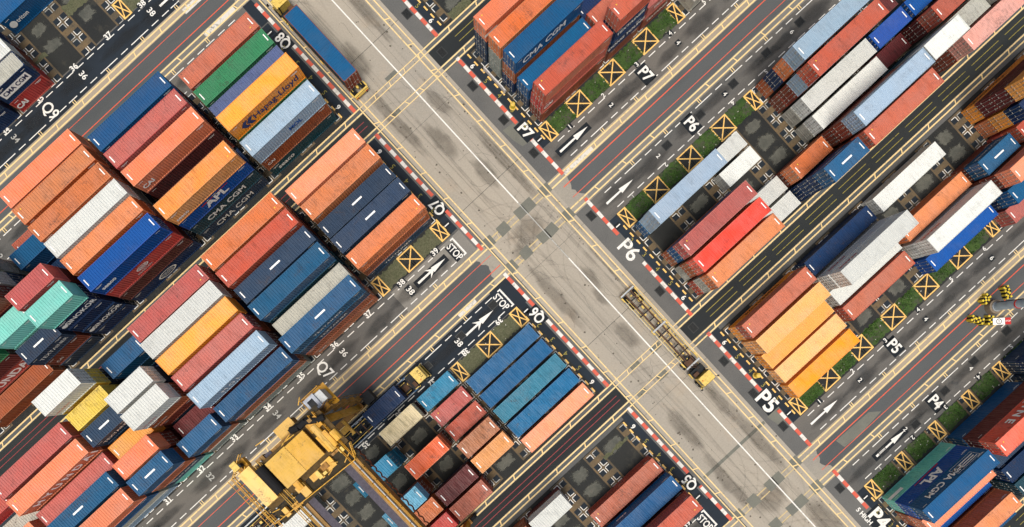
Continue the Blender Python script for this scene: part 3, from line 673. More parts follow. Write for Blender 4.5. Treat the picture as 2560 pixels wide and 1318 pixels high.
T('Q9', 4, 1, 1, ('-', 'PLATE', 1.25, M_tw, -.2, 0, 0), ('-', 'CMA CGM', .92, M_tn, -.2, 0, .03)); T('Q9', 4, 1, 0, ('-', 'CAI', 1.1, M_tw, -2.0, -.1, .05))
T('Q9', 2, 4, 0, ('-', 'triton', .9, M_tw, -3.4, 0, .02), ('-', 'DOT', .55, M_tw, -5.1, 0, 0))
T('Q7', 0, 2, 0, ('-', 'TEXTAINER', 1.0, M_tw, -.5, 0, 0)); T('Q7', 0, 2, 2, ('-', 'TRITON', .5, M_tn, -3.8, 0, 0)); T('Q7', 0, 2, 1, ('-', 'TRITON', .5, M_tn, -3.8, 0, 0))
for t in (2, 3): T('Q7', 2, 1, t, ('-', 'TEXTAINER', .95, M_tw, -.3, 0, 0))
T('Q7', 2, 1, 0, ('-', 'CAI', .9, M_tw, -4.6, 0, .02)); T('Q7', 4, 2, 3, ('-', 'M O L', 1.2, M_tw, -1.5, 0, .04)); T('Q7', 4, 1, 0, ('-', 'HYUNDAI', .6, M_tr, -3.0, 0, 0))
T('Q7', 7, 4, 3, ('-', 'TEXTAINER', .9, M_tw, 0, 0, 0)); T('Q7', 7, 1, 1, ('-', 'TEXTAINER', .9, M_tw, 0, 0, 0)); T('Q7', 6, 3, 4, ('-', 'HYUNDAI', .5, M_tr, -1.7, -.3, 0)); T('Q7', 7, 6, 4, ('-', 'HYUNDAI', .5, M_tr, -1.7, -.3, 0))
T('Q7', 6, 3, 3, ('-', 'BEACON', .55, M_tw, -2.0, -.3, 0)); T('Q7', 8, 4, 3, ('-', 'H Y U N D A I', 1.75, M_tw, .8, .1, .06))
T('P7', 0, 4, 2, ('-', 'CMA CGM', 1.7, M_tw, -.8, 0, .05)); T('P7', 0, 2, 1, ('-', 'CAI', 1.0, M_tw, -5.0, 0, .04)); T('P7', 0, 6, 2, ('-', 'PLATE', .6, M_tw, -5.2, .2, 0))
T('P7', 2, 2, 2, ('-', 'TEXTAINER', 1.0, M_tw, 0, 0, .02)); T('P7', 2, 2, 1, ('-', 'DONG YOUNG', 1.0, M_tw, 0, 0, .03)); T('P7', 3, 2, 1, ('-', 'TRITON', .9, M_tw, 0, 0, .02)); T('P7', 3, 2, 0, ('-', 'TEXTAINER', .8, M_tw, 0, 0, .02))
T('P5', 0, 6, 0, ('+', 'Hapag-Lloyd', 1.3, M_td, 0, 0, .02)); T('P5', 7, 6, 0, ('+', 'Hapag-Lloyd', 1.3, M_td, -2.0, 0, .02)); T('P5', 2, 5, 2, ('+', 'HYUNDAI', .7, M_tr, -3.6, 0, .02)); T('P5', 2, 5, 1, ('+', 'HYUNDAI', .7, M_tr, -3.4, 0, .02))
T('P5', 4, 3, 1, ('+', 'HYUNDAI', .8, M_tr, -4.0, 0, .02)); T('P5', 6, 4, 1, ('+', 'TEXTAINER', .9, M_tw, 0, 0, .0))
T('P6', 3, 6, 3, ('+', 'TRITON', .8, M_tw, 0, 0, .0)); T('Q5', 0, 3, 1, ('+', 'triton', .8, M_tw, -3, 0, .02))
T('P4', 0, 2, 1, ('+', 'APL', 2.1, M_tw, -.2, .15, .08), ('+', 'BAR', .14, M_tr, 0, -1.0, 0)); T('P4', 0, 2, 2, ('+', 'CMA CGM', 1.45, M_tw, -.6, 0, .04), ('+', 'BOX', .9, M_tw, 3.2, 0, 0))
T('P4', 0, 2, 0, ('+', 'PLATE', .7, M_tw, -4.8, .3, 0)); T('P4', 2, 2, 2, ('+', 'L I N E', 1.7, M_tw, .2, .1, .06), ('+', 'PLATE', .12, M_tw, 2.0, -.95, 0))
ORD = {1: 'top', 2: 'second from top', 3: 'third from top', 4: 'fourth from top', 5: 'fifth from top'}
def side_extra(kind, size):
    mb = MB()
    if kind == 'PLATE': w2 = size*1.9; mb.quad((-w2, -size/2, 0), (w2, -size/2, 0), (w2, size/2, 0), (-w2, size/2, 0))
    elif kind == 'BAR': mb.quad((-2.2, -size/2-.25, 0), (2.5, -size/2, 0), (2.6, size/2, 0), (-2.2, size/2-.15, 0))
    elif kind in ('RING', 'DOT'):
        n_ = 20; a = 2.0 if kind == 'RING' else 1.0
        for k in range(n_):
            t0, t1 = 2*math.pi*k/n_, 2*math.pi*(k+1)/n_; q = .82 if kind == 'RING' else 0.0
            mb.quad((a*size*math.cos(t0), size*math.sin(t0), 0), (a*size*math.cos(t1), size*math.sin(t1), 0), (q*a*size*math.cos(t1), q*size*math.sin(t1), 0), (q*a*size*math.cos(t0), q*size*math.sin(t0), 0))
        if kind == 'RING':
            for z in (-.25, 0, .25): mb.quad((-a*size*.7, z*size*1.4-.04, 0), (a*size*.7, z*size*1.4-.04, 0), (a*size*.7, z*size*1.4+.04, 0), (-a*size*.7, z*size*1.4+.04, 0))
    elif kind == 'LOGO_H':
        for x in (-.55, .35):
            mb.quad((x-.5, 0, 0), (x+.1, -.75, 0), (x+.75, -.75, 0), (x+.2, 0, 0)); mb.quad((x-.5, 0, 0), (x+.2, 0, 0), (x+.75, .75, 0), (x+.1, .75, 0))
    elif kind == 'BOX':
        for (xa, xb, za, zb) in ((-2, 2, -.95, -.9), (-2, 2, .85, .9), (-2, -1.95, -.9, .85), (1.95, 2, -.9, .85), (-1.8, 1.8, -.5, -.3), (-1.6, 1.8, .0, .2), (-1.8, 1.2, .45, .6)): mb.quad((xa, za, 0), (xb, za, 0), (xb, zb, 0), (xa, zb, 0))
    return mb.mesh(kind.lower())
KEYS = {}; REST = set('''P6:6:5:1 Q7:4:3:1 Q7:10:5:1 P5:6:3:0 Q6:3:3:1 Q6:2:5:0 P6:4:6:1 P4:0:6:0 Q7:7:3:1 Q7:4:6:2 Q8:2:3:2 Q8:4:4:1 Q6:2:4:0 Q6:6:1:0 Q7:2:3:1 P6:4:6:2 Q6:4:6:0 Q7:2:6:1 Q7:2:6:2 Q7:2:5:2 Q8:2:4:0 Q7:2:2:1 Q8:2:3:1 Q8:6:2:0 Q9:4:3:1 Q6:3:1:0 Q5:3:6:1 Q8:2:2:2 Q8:2:2:1 Q7:2:4:1 P6:4:6:0 Q8:2:3:0 P6:8:5:2 Q7:2:5:0 Q9:5:1:1 Q7:2:3:0 Q7:2:5:1 P6:8:5:1 Q7:2:4:2 Q7:4:2:1 Q8:2:2:0 Q8:4:3:1 Q7:2:4:0 Q6:4:5:0 Q8:4:5:1 Q7:2:2:0 Q7:2:6:0 Q8:7:2:3 P6:7:3:0 Q8:4:3:0 Q8:4:5:0 Q7:6:6:0 Q7:7:5:2 P6:8:5:0 Q8:4:4:0 Q7:7:6:1 P6:8:4:0 P4:2:4:0 Q8:7:3:1 Q7:4:5:1 Q7:4:3:0 Q7:4:4:1 Q7:6:5:0 Q7:7:3:0 P6:6:3:0 Q8:0:2:0 Q8:0:2:1 Q8:0:3:0 Q8:0:3:1 Q8:0:4:0 Q8:0:4:1 Q8:0:5:0 Q8:0:5:1 Q8:4:1:0 Q8:4:1:1 Q8:4:2:0 Q8:4:2:1 Q8:6:4:0 Q8:6:5:0 Q8:6:5:1 Q8:6:5:2 Q8:7:2:0 Q8:7:3:0 Q8:7:4:0 Q8:7:4:1 Q8:7:4:2 Q8:7:5:0 Q8:7:5:1 Q9:5:2:0 Q7:0:6:0 Q7:0:6:1 Q7:0:5:0 Q7:0:5:1 Q7:0:4:0 Q7:0:4:1 Q7:0:3:0 Q7:0:3:1 Q7:4:6:0 Q7:4:6:1 Q7:4:5:0 Q7:4:4:0 Q7:4:2:0 Q7:6:4:0 Q7:6:4:1 Q7:6:4:2 Q7:6:3:0 Q7:6:2:0 Q7:7:6:0 Q7:7:5:0 Q7:7:5:1 Q7:7:4:0 Q7:7:4:1 Q7:7:2:0 Q7:8:5:0 Q7:8:5:1 Q7:8:5:2 Q7:8:4:0 Q7:8:4:1 Q7:8:3:0 Q7:8:3:1 Q7:8:2:0 Q7:8:2:1 Q7:8:2:2 Q7:10:6:0 Q7:10:5:0 Q7:10:4:0 Q7:10:3:0 Q7:10:3:1 Q6:7:1:0 Q6:7:1:1 Q5:0:2:0 P7:2:3:0 P7:3:3:0 P7:3:3:1 P7:4:2:0 P7:4:2:1 P6:6:2:0 P6:8:4:1 P6:8:3:0 P6:8:3:1 P4:2:3:0 P4:4:1:2 P4:4:2:1 P4:4:2:2'''.split())
rest_v, rest_f, rest_m, rest_mats = [], [], [], []
def rest_add(L, q, code, xc, yc, z):
    ms = MESH[(L, q)]
    if MAT[code] not in rest_mats: rest_mats.append(MAT[code])
    mi = rest_mats.index(MAT[code])
    for k_ in ('shell', 'roof', 'frame', 'door_l', 'door_r'):
        me = ms[k_]; o_ = len(rest_v)
        rest_v.extend([(v.co.x+xc, v.co.y+yc, v.co.z+z) for v in me.vertices]); rest_f.extend([tuple(i_+o_ for i_ in p_.vertices) for p_ in me.polygons]); rest_m.extend([mi]*len(me.polygons))
def container(B, k, r, L, q, code, z, tier, n, door=-1, roof=None, extra='', loc=None):
    x0 = None
    if loc is None:
        if L == 40: x0 = (28.85+6.72*k) if B[0] == 'P' else (-4.85-6.7*k)
        else: x0 = (28.5+6.7*k) if B[0] == 'P' else (1.6-6.7*k)
        xc = x0+(12.19 if L == 40 else 6.06)/2; yc = row_y(B, r)
        jr = random.Random(hash((B, k, r, tier)) if False else (ord(B[0])*7+int(B[1])*131+k*17+r*5+tier*3))
        xc += jr.uniform(-.06, .06); yc += jr.uniform(-.05, .05)
    else: xc, yc = loc
    H = 2.9 if q else 2.59
    key = f'{B}:{k}:{r}:{tier}'
    if loc is None and key in REST: rest_add(L, q, code, xc, yc, z); return None, H
    o = empty('shipping_container', (xc, yc, z), 0 if door < 0 else math.pi)
    ms = MESH[(L, q)]; mt = MAT[code]; f = 1 if door < 0 else -1
    inst('wall_panels', ms['shell'], mt, o); inst('roof', ms['roof'], MAT[roof] if roof else mt, o); inst('frame', ms['frame'], mt, o)
    for s_ in ('l', 'r'):
        d = inst('door', ms['door_'+s_], mt, o); inst('locking_bars', ms['rod_'+s_], M_rod, d)
    if n-tier == 1:
        if code not in 'tuXyV' and extra != 'nomark':
            inst('roof_marking', ms['roof_marking'], M_mark, o); inst('roof_marking', ms['roof_marking'], M_mark, o, (-(11.37 if L == 40 else 5.24), 0, 0))
        if code in 'NY' and extra != 'nobar': inst('roof_marking', ms['roof_bar'], M_mark, o)
        if code in 'OLRrKAPh' and (k+r) % 2 == 0: inst('warning_mark', ms['tri'], M_bol, o)
    inst('side_marking', ms['idm'], M_mark, o)
    for (sd_, tx, sz, mm, dx, dz, bo) in SIDE_TXT.get((B, k, r, tier), []):
        y = W/2+.006+(.004 if tx not in ('PLATE',) else 0); zc = H/2+dz
        rot = (R_(90), 0, 0) if sd_ == '-' else (R_(90), 0, R_(180))
        # local frame is turned with the container: undo the turn
        loc_ = (dx*f, -y*f if sd_ == '-' else y*f, zc); rz = (0 if sd_ == '-' else math.pi)+(0 if f > 0 else math.pi)
        if tx in ('PLATE', 'BAR', 'RING', 'DOT', 'LOGO_H', 'BOX'):
            e = inst('emblem', side_extra(tx, sz), mm, o); e.location = loc_; e.rotation_euler = (R_(90), 0, rz)
        else: lettering(tx, sz, mm, o, loc_, (R_(90), 0, rz), bo)
    if loc is None:
        bay = (k+1) if B[0] == 'P' else 38-k
        size = 'long' if L == 40 else 'short'; pos = ORD[n-tier] if n > 1 else 'single'
        cw = PAL[code][1]+(f' {PAL[roof][1]} roofed' if roof else '')
        KEYS[f'{cw} {size} container, {pos} at bay {bay}, row {r}, block {B}'] = key
        tag(o, f'{cw} {size} container, {pos} at bay {bay}, row {r}, block {B}', 'shipping container', 'shipping containers stacked in the yard')
    return o, H
def stack(B, k, r, L, cols, t=2.72, door=None, roof=None, extra=''):
    n = len(cols); k_hc = int(round((n*t-n*2.59)/.31)); k_hc = max(0, min(n, k_hc)); z = .02
    for i, cc in enumerate(cols):
        q = 1 if i >= n-k_hc else 0
        d = door if door is not None else (-1 if B[0] == 'P' else (-1 if (k*3+r*5+i*7) % 3 else 1))
        _, H = container(B, k, r, L, q, cc, z, i, n, d, roof if i == n-1 else None, extra)
        z += H+.012
S_ = stack
# block Q8
S_('Q8', 0, 2, 40, 'NDR', 2.9); S_('Q8', 0, 3, 40, 'DYG', 2.88); S_('Q8', 0, 4, 40, 'ZDV', 2.9); S_('Q8', 0, 5, 40, 'ZBGA', 2.78, extra='nomark'); S_('Q8', 0, 6, 40, 'SBE', 2.75)
S_('Q8', 2, 2, 40, 'BNDU', 2.88); S_('Q8', 2, 3, 40, 'NDZK', 2.88); S_('Q8', 2, 4, 40, 'NDML', 2.85); S_('Q8', 2, 6, 40, 'NSbh', 2.8); S_('Q8', 2, 5, 40, 'Z')
S_('Q8', 4, 1, 40, 'DBOL', 2.78); S_('Q8', 4, 2, 40, 'NBDO', 2.8); S_('Q8', 4, 3, 40, 'DNBO', 2.8); S_('Q8', 4, 4, 40, 'BNFW', 2.8); S_('Q8', 4, 5, 40, 'DNBO', 2.8); S_('Q8', 4, 6, 40, 'ZMkb', 2.78)
S_('Q8', 6, 1, 20, 'R', 2.6); S_('Q8', 6, 2, 20, 'ZU', 2.75); S_('Q8', 6, 3, 20, 'Z', 2.6); S_('Q8', 6, 4, 20, 'Z'); S_('Q8', 6, 5, 20, 'NDMMK', 2.7); S_('Q8', 6, 6, 20, 'ZZZZT', 2.68)
S_('Q8', 7, 2, 20, 'FFFF', 2.7, 1); S_('Q8', 7, 3, 20, 'ZNNW', 2.7, 1); S_('Q8', 7, 4, 20, 'ZNNMD', 2.7, 1); S_('Q8', 7, 5, 20, 'ZDTT', 2.72); S_('Q8', 7, 6, 20, 'NDN', 2.8)
S_('Q8', 8, 5, 40, 'DkMG', 2.72); S_('Q8', 8, 6, 40, 'B', 2.9)
# block Q9
S_('Q9', 4, 1, 20, 'kZ', 2.8, roof='g', extra='nomark'); S_('Q9', 4, 2, 20, 'DW', 2.62); S_('Q9', 4, 3, 20, 'MZ', 2.7); S_('Q9', 5, 1, 20, 'ZN', 2.6); S_('Q9', 2, 4, 40, 'U', 2.9, extra='nomark'); S_('Q9', 5, 2, 20, 'W')
# block Q7
S_('Q7', 0, 6, 40, 'DRL', 2.85); S_('Q7', 0, 5, 40, 'DBO', 2.88); S_('Q7', 0, 4, 40, 'NNN', 2.64); S_('Q7', 0, 3, 40, 'ZNN', 2.85, extra=''); S_('Q7', 0, 2, 40, 'NBO', 2.76)
S_('Q7', 2, 6, 40, 'DNBO', 2.86); S_('Q7', 2, 5, 40, 'NDDR', 2.88); S_('Q7', 2, 4, 40, 'ZDNN', 2.72); S_('Q7', 2, 3, 40, 'FSSY', 2.86, extra='nobar'); S_('Q7', 2, 2, 40, 'NDg', 2.8, extra='nomark'); S_('Q7', 2, 1, 40, 'BBNY', 2.88)
S_('Q7', 4, 6, 40, 'ZNDK', 2.66); S_('Q7', 4, 5, 40, 'DNBW', 2.82, extra='nomark'); S_('Q7', 4, 4, 40, 'DNZA', 2.82, extra='nomark'); S_('Q7', 4, 3, 40, 'NDBK', 2.8); S_('Q7', 4, 2, 40, 'DNME', 2.8); S_('Q7', 4, 1, 40, 'FBY', 2.76, extra='nobar')
S_('Q7', 6, 6, 20, 'ZSY', 2.68, extra='nobar'); S_('Q7', 6, 5, 20, 'Z'); S_('Q7', 6, 4, 20, 'DNNNW', 2.7, extra='nomark'); S_('Q7', 6, 3, 20, 'DNDBW', 2.7, extra='nomark'); S_('Q7', 6, 2, 20, 'ZM', 2.6); S_('Q7', 6, 1, 20, 'FBY', 2.72, extra='nobar')
S_('Q7', 7, 6, 20, 'ZNNyW', 2.7, 1, extra='nomark'); S_('Q7', 7, 5, 20, 'NDyy', 2.7); S_('Q7', 7, 4, 20, 'DNNN', 2.7); S_('Q7', 7, 3, 20, 'NDA', 2.75); S_('Q7', 7, 2, 20, 'DMDL', 2.68); S_('Q7', 7, 1, 20, 'TNBY', 2.74)
S_('Q7', 8, 5, 40, 'DNMK', 2.66); S_('Q7', 8, 4, 40, 'DMBL', 2.66); S_('Q7', 8, 3, 40, 'NDK', 2.82); S_('Q7', 8, 2, 40, 'DNZY', 2.66); S_('Q7', 8, 1, 40, 'EgUL', 2.76)
S_('Q7', 10, 6, 40, 'T', 2.6); S_('Q7', 10, 5, 40, 'EEk', 2.7); S_('Q7', 10, 4, 40, 'gg', 2.7); S_('Q7', 10, 3, 40, 'DDL', 2.8)
# block Q6
S_('Q6', 0, 2, 40, 't'); S_('Q6', 0, 3, 40, 'U', extra='nomark'); S_('Q6', 0, 4, 40, 'u'); S_('Q6', 0, 5, 40, 't'); S_('Q6', 0, 6, 40, 'L', 2.9)
S_('Q6', 2, 1, 20, 'C'); S_('Q6', 2, 2, 20, 'K'); S_('Q6', 2, 3, 20, 'R'); S_('Q6', 2, 4, 20, 'Dm', 2.6); S_('Q6', 2, 5, 20, 'Nh', 2.7)
S_('Q6', 3, 1, 20, 'DX', 2.7, 1); S_('Q6', 3, 3, 20, 'DBo', 2.6); S_('Q6', 3, 5, 20, 'NM', 2.75); S_('Q6', 3, 6, 20, 'MR', 2.7)
S_('Q6', 4, 2, 20, 'CCC', 2.62); S_('Q6', 4, 4, 20, 'BDc', 2.65); S_('Q6', 4, 5, 20, 'DO', 2.6); S_('Q6', 4, 6, 20, 'Mk', 2.7); S_('Q6', 6, 1, 20, 'FW', 2.7, extra='nomark'); S_('Q6', 7, 1, 20, 'WW', 2.7, 1, extra='nomark')
# block Q5
S_('Q5', 0, 4, 40, 'R', 2.85); S_('Q5', 0, 3, 40, 'MU', 2.8); S_('Q5', 0, 2, 40, 'MMR', 2.84); S_('Q5', 2, 6, 20, 'MW', 2.8, extra='nomark'); S_('Q5', 3, 6, 20, 'BB', 2.6)
# block P7
S_('P7', 0, 6, 40, 'NNL', 2.86); S_('P7', 0, 5, 40, 'FFO', 2.76); S_('P7', 0, 4, 40, 'ZBU', 2.9); S_('P7', 0, 3, 40, 'NU', 2.78); S_('P7', 0, 2, 40, 'DkR', 2.9)
S_('P7', 2, 2, 20, 'DZZR', 2.64); S_('P7', 3, 2, 20, 'DK', 2.7); S_('P7', 2, 3, 20, 'DR', 2.65); S_('P7', 3, 3, 20, 'DR', 2.65); S_('P7', 2, 4, 40, 'Z', 2.9); S_('P7', 4, 1, 40, 'g', 2.6); S_('P7', 4, 2, 40, 'DR', 2.7)
# block P6
S_('P6', 0, 2, 40, 'YEE', 2.8); S_('P6', 0, 4, 40, 'BUK', 2.88); S_('P6', 0, 5, 40, 'gBr', 2.86); S_('P6', 0, 6, 40, 'RgO', 2.84)
S_('P6', 2, 2, 20, 'W', extra='nomark'); S_('P6', 2, 3, 20, 'W', extra='nomark'); S_('P6', 2, 5, 20, 'W', extra='nomark'); S_('P6', 2, 6, 20, 'W', extra='nomark')
S_('P6', 3, 5, 20, 'DO', 2.76); S_('P6', 3, 6, 20, 'ZZZY', 2.68)
S_('P6', 4, 1, 40, 'BZOE', 2.86); S_('P6', 4, 2, 40, 'DDER', 2.85); S_('P6', 4, 3, 40, 'gW', 2.9, extra='nomark'); S_('P6', 4, 4, 40, 'gW', 2.64, extra='nomark'); S_('P6', 4, 5, 40, 'BDDE', 2.88); S_('P6', 4, 6, 40, 'DDDR', 2.64)
S_('P6', 6, 2, 20, 'MM'); S_('P6', 6, 3, 20, 'Zb', 2.72); S_('P6', 6, 4, 20, 'M', 2.65); S_('P6', 6, 5, 20, 'SSFW', 2.72, extra='nomark')
S_('P6', 7, 3, 20, 'Zb', 2.74); S_('P6', 7, 4, 20, 'MMR', 2.68); S_('P6', 7, 5, 20, 'FFg', 2.7, extra='nomark'); S_('P6', 7, 6, 40, 'DDq', 2.74); S_('P6', 8, 5, 40, 'FFg', 2.7); S_('P6', 8, 4, 40, 'MR'); S_('P6', 8, 3, 40, 'Zb', 2.74)
# block P5
S_('P5', 0, 6, 40, 'AR', 2.64); S_('P5', 0, 5, 40, 'PP', 2.64, extra='nomark'); S_('P5', 0, 4, 40, 'A', extra='nomark'); S_('P5', 0, 3, 40, 'P', extra='nomark'); S_('P5', 0, 2, 40, 'A', extra='nomark')
S_('P5', 2, 6, 40, 'Z', 2.9); S_('P5', 2, 5, 40, 'WWW', 2.88, extra='nomark'); S_('P5', 2, 4, 40, 'W', extra='nomark'); S_('P5', 2, 3, 40, 'R')
S_('P5', 4, 6, 40, 'W', 2.9, extra='nomark'); S_('P5', 4, 4, 40, 'O', 2.75); S_('P5', 4, 3, 40, 'WW', 2.9, extra='nomark'); S_('P5', 4, 2, 40, 'b', 2.9)
S_('P5', 6, 4, 20, 'DY', 2.66); S_('P5', 6, 3, 40, 'DDL', 2.62); S_('P5', 6, 2, 40, 'ZU', 2.66); S_('P5', 6, 1, 40, 'K')
S_('P5', 7, 6, 40, 'AMMA', 2.64); S_('P5', 7, 5, 40, 'OAZ', 2.6); S_('P5', 7, 4, 40, 'kR', 2.6)
# block P4
S_('P4', 0, 2, 40, 'TbU', 2.9); S_('P4', 0, 3, 40, 'BL', 2.9); S_('P4', 0, 4, 40, 'b', 2.8); S_('P4', 0, 5, 40, 'DO', 2.88); S_('P4', 0, 6, 40, 'U', 2.6)
S_('P4', 2, 2, 40, 'UMr', 2.85); S_('P4', 2, 3, 40, 'SN', 2.6); S_('P4', 2, 4, 40, 'SZ', 2.6); S_('P4', 2, 5, 40, 'SS', 2.6); S_('P4', 4, 1, 40, 'NZB', 2.7); S_('P4', 4, 2, 40, 'NZD', 2.7)

if rest_v:
    me = bpy.data.meshes.new('stacked_containers'); me.from_pydata(rest_v, [], rest_f); me.update()
    for mt_ in rest_mats: me.materials.append(mt_)
    me.polygons.foreach_set('material_index', rest_m)
    o = bpy.data.objects.new('stacked_containers', me); C.objects.link(o); o['kind'] = 'stuff'; o['label'] = 'containers buried in the lower layers of the stacks'; o['category'] = 'shipping containers'

# ------------------------------------------------------------------ vehicles
M_ty = plain('tractor_yellow', (222, 190, 96), .5, 0, .35, 4); M_tyre = plain('tyre_rubber', (22, 22, 24), .9, 0, .2); M_ch = plain('chassis_black', (34, 36, 38), .7, .2, .4)
M_glass = plain('dark_glass', (18, 26, 32), .15); M_rust = plain('chassis_rust', (92, 66, 48), .8, .1, .4, 1.5); M_steel = plain('galvanised_steel', (166, 170, 172), .5, .4, .2)
M_cy = paint('crane_yellow', (216, 158, 54), .7); M_cy2 = paint('crane_ochre', (150, 104, 38), .8); M_black = plain('black_rubber', (16, 16, 18), .8); M_red = plain('lamp_red', (190, 40, 30), .5)
M_bea = plain('beacon_orange', (220, 110, 30), .3)
def wheel(parent, x, y, z, r=.52, w_=.34):
    o = MB().bar((x, y-w_/2, z), (x, y+w_/2, z), r, sides=18).build('wheel', M_tyre, parent)
    MB().bar((x, y-w_/2-.01, z), (x, y+w_/2+.01, z), r*.45, sides=12).build('rim', M_steel, o)
def tractor(loc, rz, label, plate=None):
    """terminal tractor pointing +x, origin on the ground under the cab front"""
    o = empty('terminal_tractor', loc, rz)
    MB().box(-5.2, -.6, -.45, .45, .75, 1.05).box(-1.0, .1, -1.1, 1.1, .55, 1.0).build('chassis', M_ch, o)
    cb = MB(); cb.box(-1.75, -.35, -1.0, 1.0, 1.0, 2.85); cb.box(-.35, -.12, -1.05, 1.05, 1.0, 1.7)
    cb.box(-1.8, -.45, -1.04, 1.04, 2.85, 2.95); cb.box(-1.45, -1.0, -.3, .3, 2.95, 3.02); cab = cb.build('cab', M_ty, o)
    MB().box(-.349, -.30, -1.0, 1.0, 1.95, 2.85).build('windscreen', M_glass, cab)
    MB().box(-1.5, -.55, -1.015, -1.0, 1.9, 2.75).build('side_window', M_glass, cab); MB().box(-1.5, -.55, 1.0, 1.015, 1.9, 2.75).build('side_window', M_glass, cab)
    MB().box(-.12, .12, -1.2, 1.2, .6, 1.0).build('bumper', M_ty, o)
    MB().box(-3.0, -1.95, -1.1, 1.1, 1.0, 1.75).bar((-1.95, .8, 1.2), (-1.95, .8, 3.2), .09).build('engine_housing', M_ch, o)
    MB().bar((-1.2, -.75, 2.95), (-1.2, -.75, 3.15), .09, sides=8).build('beacon', M_bea, cab)
    MB().box(-2.6, -2.1, -1.0, -.2, 1.75, 2.2).bar((-2.7, .3, 1.8), (-3.6, -.2, 1.3), .05).bar((-2.7, .5, 1.8), (-3.6, .2, 1.35), .05).build('air_tank', M_rust, o)
    MB().box(-2.9, -2.0, -1.22, -1.1, .7, 1.3).box(-2.9, -2.0, 1.1, 1.22, .7, 1.3).build('side_steps', M_ty, o)
    MB().box(-4.6, -3.4, -.6, .6, 1.05, 1.18).build('fifth_wheel', M_rust, o)
    for s in (-1, 1):
        MB().bar((-.4, s*1.2, 2.3), (-.1, s*1.55, 2.4), .03).box(-.16, -.06, min(s*1.45, s*1.7), max(s*1.45, s*1.7), 2.1, 2.6).build('mirror', M_ch, o)
        wheel(o, -.75, s*1.0, .52); wheel(o, -4.1, s*.82, .52, .52, .6)
        MB().box(.1, .14, min(s*.7, s*1.0), max(s*.7, s*1.0), .7, .9).build('headlight', M_steel, o)
    if plate: lettering(plate, .5, M_td, cab, (-.78, 0, 2.955), (0, 0, R_(-90)), .01, name='lettering')
    return tag(o, label, 'tractor')
def trailer(loc, rz, L, label, mat, bumper=M_ty, axles=(.9, 2.2)):
    """skeletal container trailer, origin at its rear end on the ground, front towards +x"""
    o = empty('skeletal_trailer', loc, rz); f = MB()
    for s in (-1, 1): f.box(0, L, *sorted((s*.42, s*.58)), .98, 1.22)
    f.build('main_beams', mat, o)
    c = MB(); x = .15; k = 0
    while x < L: c.box(x-.09, x+.09, -1.2 if k % 3 == 0 else -.42, 1.2 if k % 3 == 0 else .42, 1.0, 1.18); x += L/11.0; k += 1
    c.build('cross_members', M_rust if mat is M_ch else M_ch, o)
    e = MB()
    for x in (.05, L*.48, L-.2): e.box(x-.12, x+.12, -1.24, 1.24, 1.2, 1.3)
    e.build('bolsters', M_steel if mat is not M_ch else M_ty, o)
    u = MB(); rq = random.Random(int(L*10)+len(label))
    for k in range(12): x = .8+k*(L-2.2)/11; y = rq.uniform(-.9, .7); u.box(x, x+rq.uniform(.12, .5), y, y+rq.uniform(.12, .4), .8, 1.1)
    for s in (-1, 1): u.bar((.8, s*.8, 1.1), (L-1.5, s*.75, 1.12), .045)
    u.build('brackets', M_ty, o)
    u = MB()
    for s in (-1, 1): u.bar((1.0, s*1.28, 1.25), (L*.45, s*1.28, 1.25), .05).bar((L*.52, s*1.28, 1.25), (L-1.4, s*1.28, 1.25), .05)
    u.build('side_rails', M_steel, o)
    g = MB()
    for s in (-1, 1):
        g.box(.3, L-.4, *sorted((s*1.14, s*1.22)), 1.06, 1.2)
        for k in range(9): g.box(.6+k*(L-1.6)/8-.35, .6+k*(L-1.6)/8+.35, *sorted((s*1.2, s*1.34)), 1.0, 1.16)
    g.build('side_guides', bumper, o)
    MB().box(-.12, .02, -1.2, 1.2, .6, .95).build('rear_bumper', bumper, o)
    for s in (-1, 1): MB().box(-.15, -.12, *sorted((s*.7, s*1.05)), .68, .85).build('rear_light', M_red, o)
    for ax in axles:
        for s in (-1, 1): wheel(o, ax, s*.85, .5, .5, .55)
    for s in (-1, 1): MB().box(L-3.0, L-2.85, *sorted((s*.6, s*.75)), .1, 1.0).build('landing_leg', M_ch, o)
    return tag(o, label, 'trailer')
# lorry 1: heads up the main road, long blue container
tractor((12.4, 59.8, 0), R_(90), 'yellow terminal tractor pulling the long blue container up the main road', '')
trailer((12.4, 42.6, 0), R_(90), 14.2, 'yellow framed trailer carrying the long blue container beside block Q8', M_ch)
o, _ = container('X', 0, 0, 40, 1, 'S', 1.32, 0, 2, 1, 'U', 'nomark', loc=(12.4, 49.8)); o.rotation_euler = (0, 0, R_(90))
for c_ in o.children:
    if c_.name.startswith('door') or c_.name.startswith('frame'): c_.material_slots[0].material = MAT['D']
tag(o, 'long blue roofed container with brown doors riding a trailer on the main road', 'shipping container', 'shipping containers on lorries')
# lorry 2: empty trailer heading down the main road
tractor((20.9, -22.4, 0), R_(-90), 'yellow terminal tractor with empty skeletal trailer on the main road beside block P5', '')
trailer((21.2, -4.4, 0), R_(-90), 14.6, 'empty rusty skeletal trailer with yellow guides behind the tractor on the main road', M_rust)
# lorry 3: under the crane, tractor K 712
tractor((-8.15, 7.25, 0), 0, 'yellow terminal tractor numbered K 712 in the truck lane of block Q6', 'K 712')
trailer((-24.3, 7.2, 0), 0, 14.2, 'blue and yellow trailer behind the tractor numbered K 712', M_ch, MAT['Y'])
o, _ = container('X', 1, 0, 20, 0, 'Z', 1.32, 0, 1, -1, None, '', loc=(-15.7, 7.2)); tag(o, 'short deep blue container riding the trailer behind the tractor numbered K 712', 'shipping container', 'shipping containers on lorries')
trailer((-51.5, 7.1, 0), 0, 14.0, 'empty skeletal trailer waiting in the lane under the yellow crane', M_rust, MAT['W'])

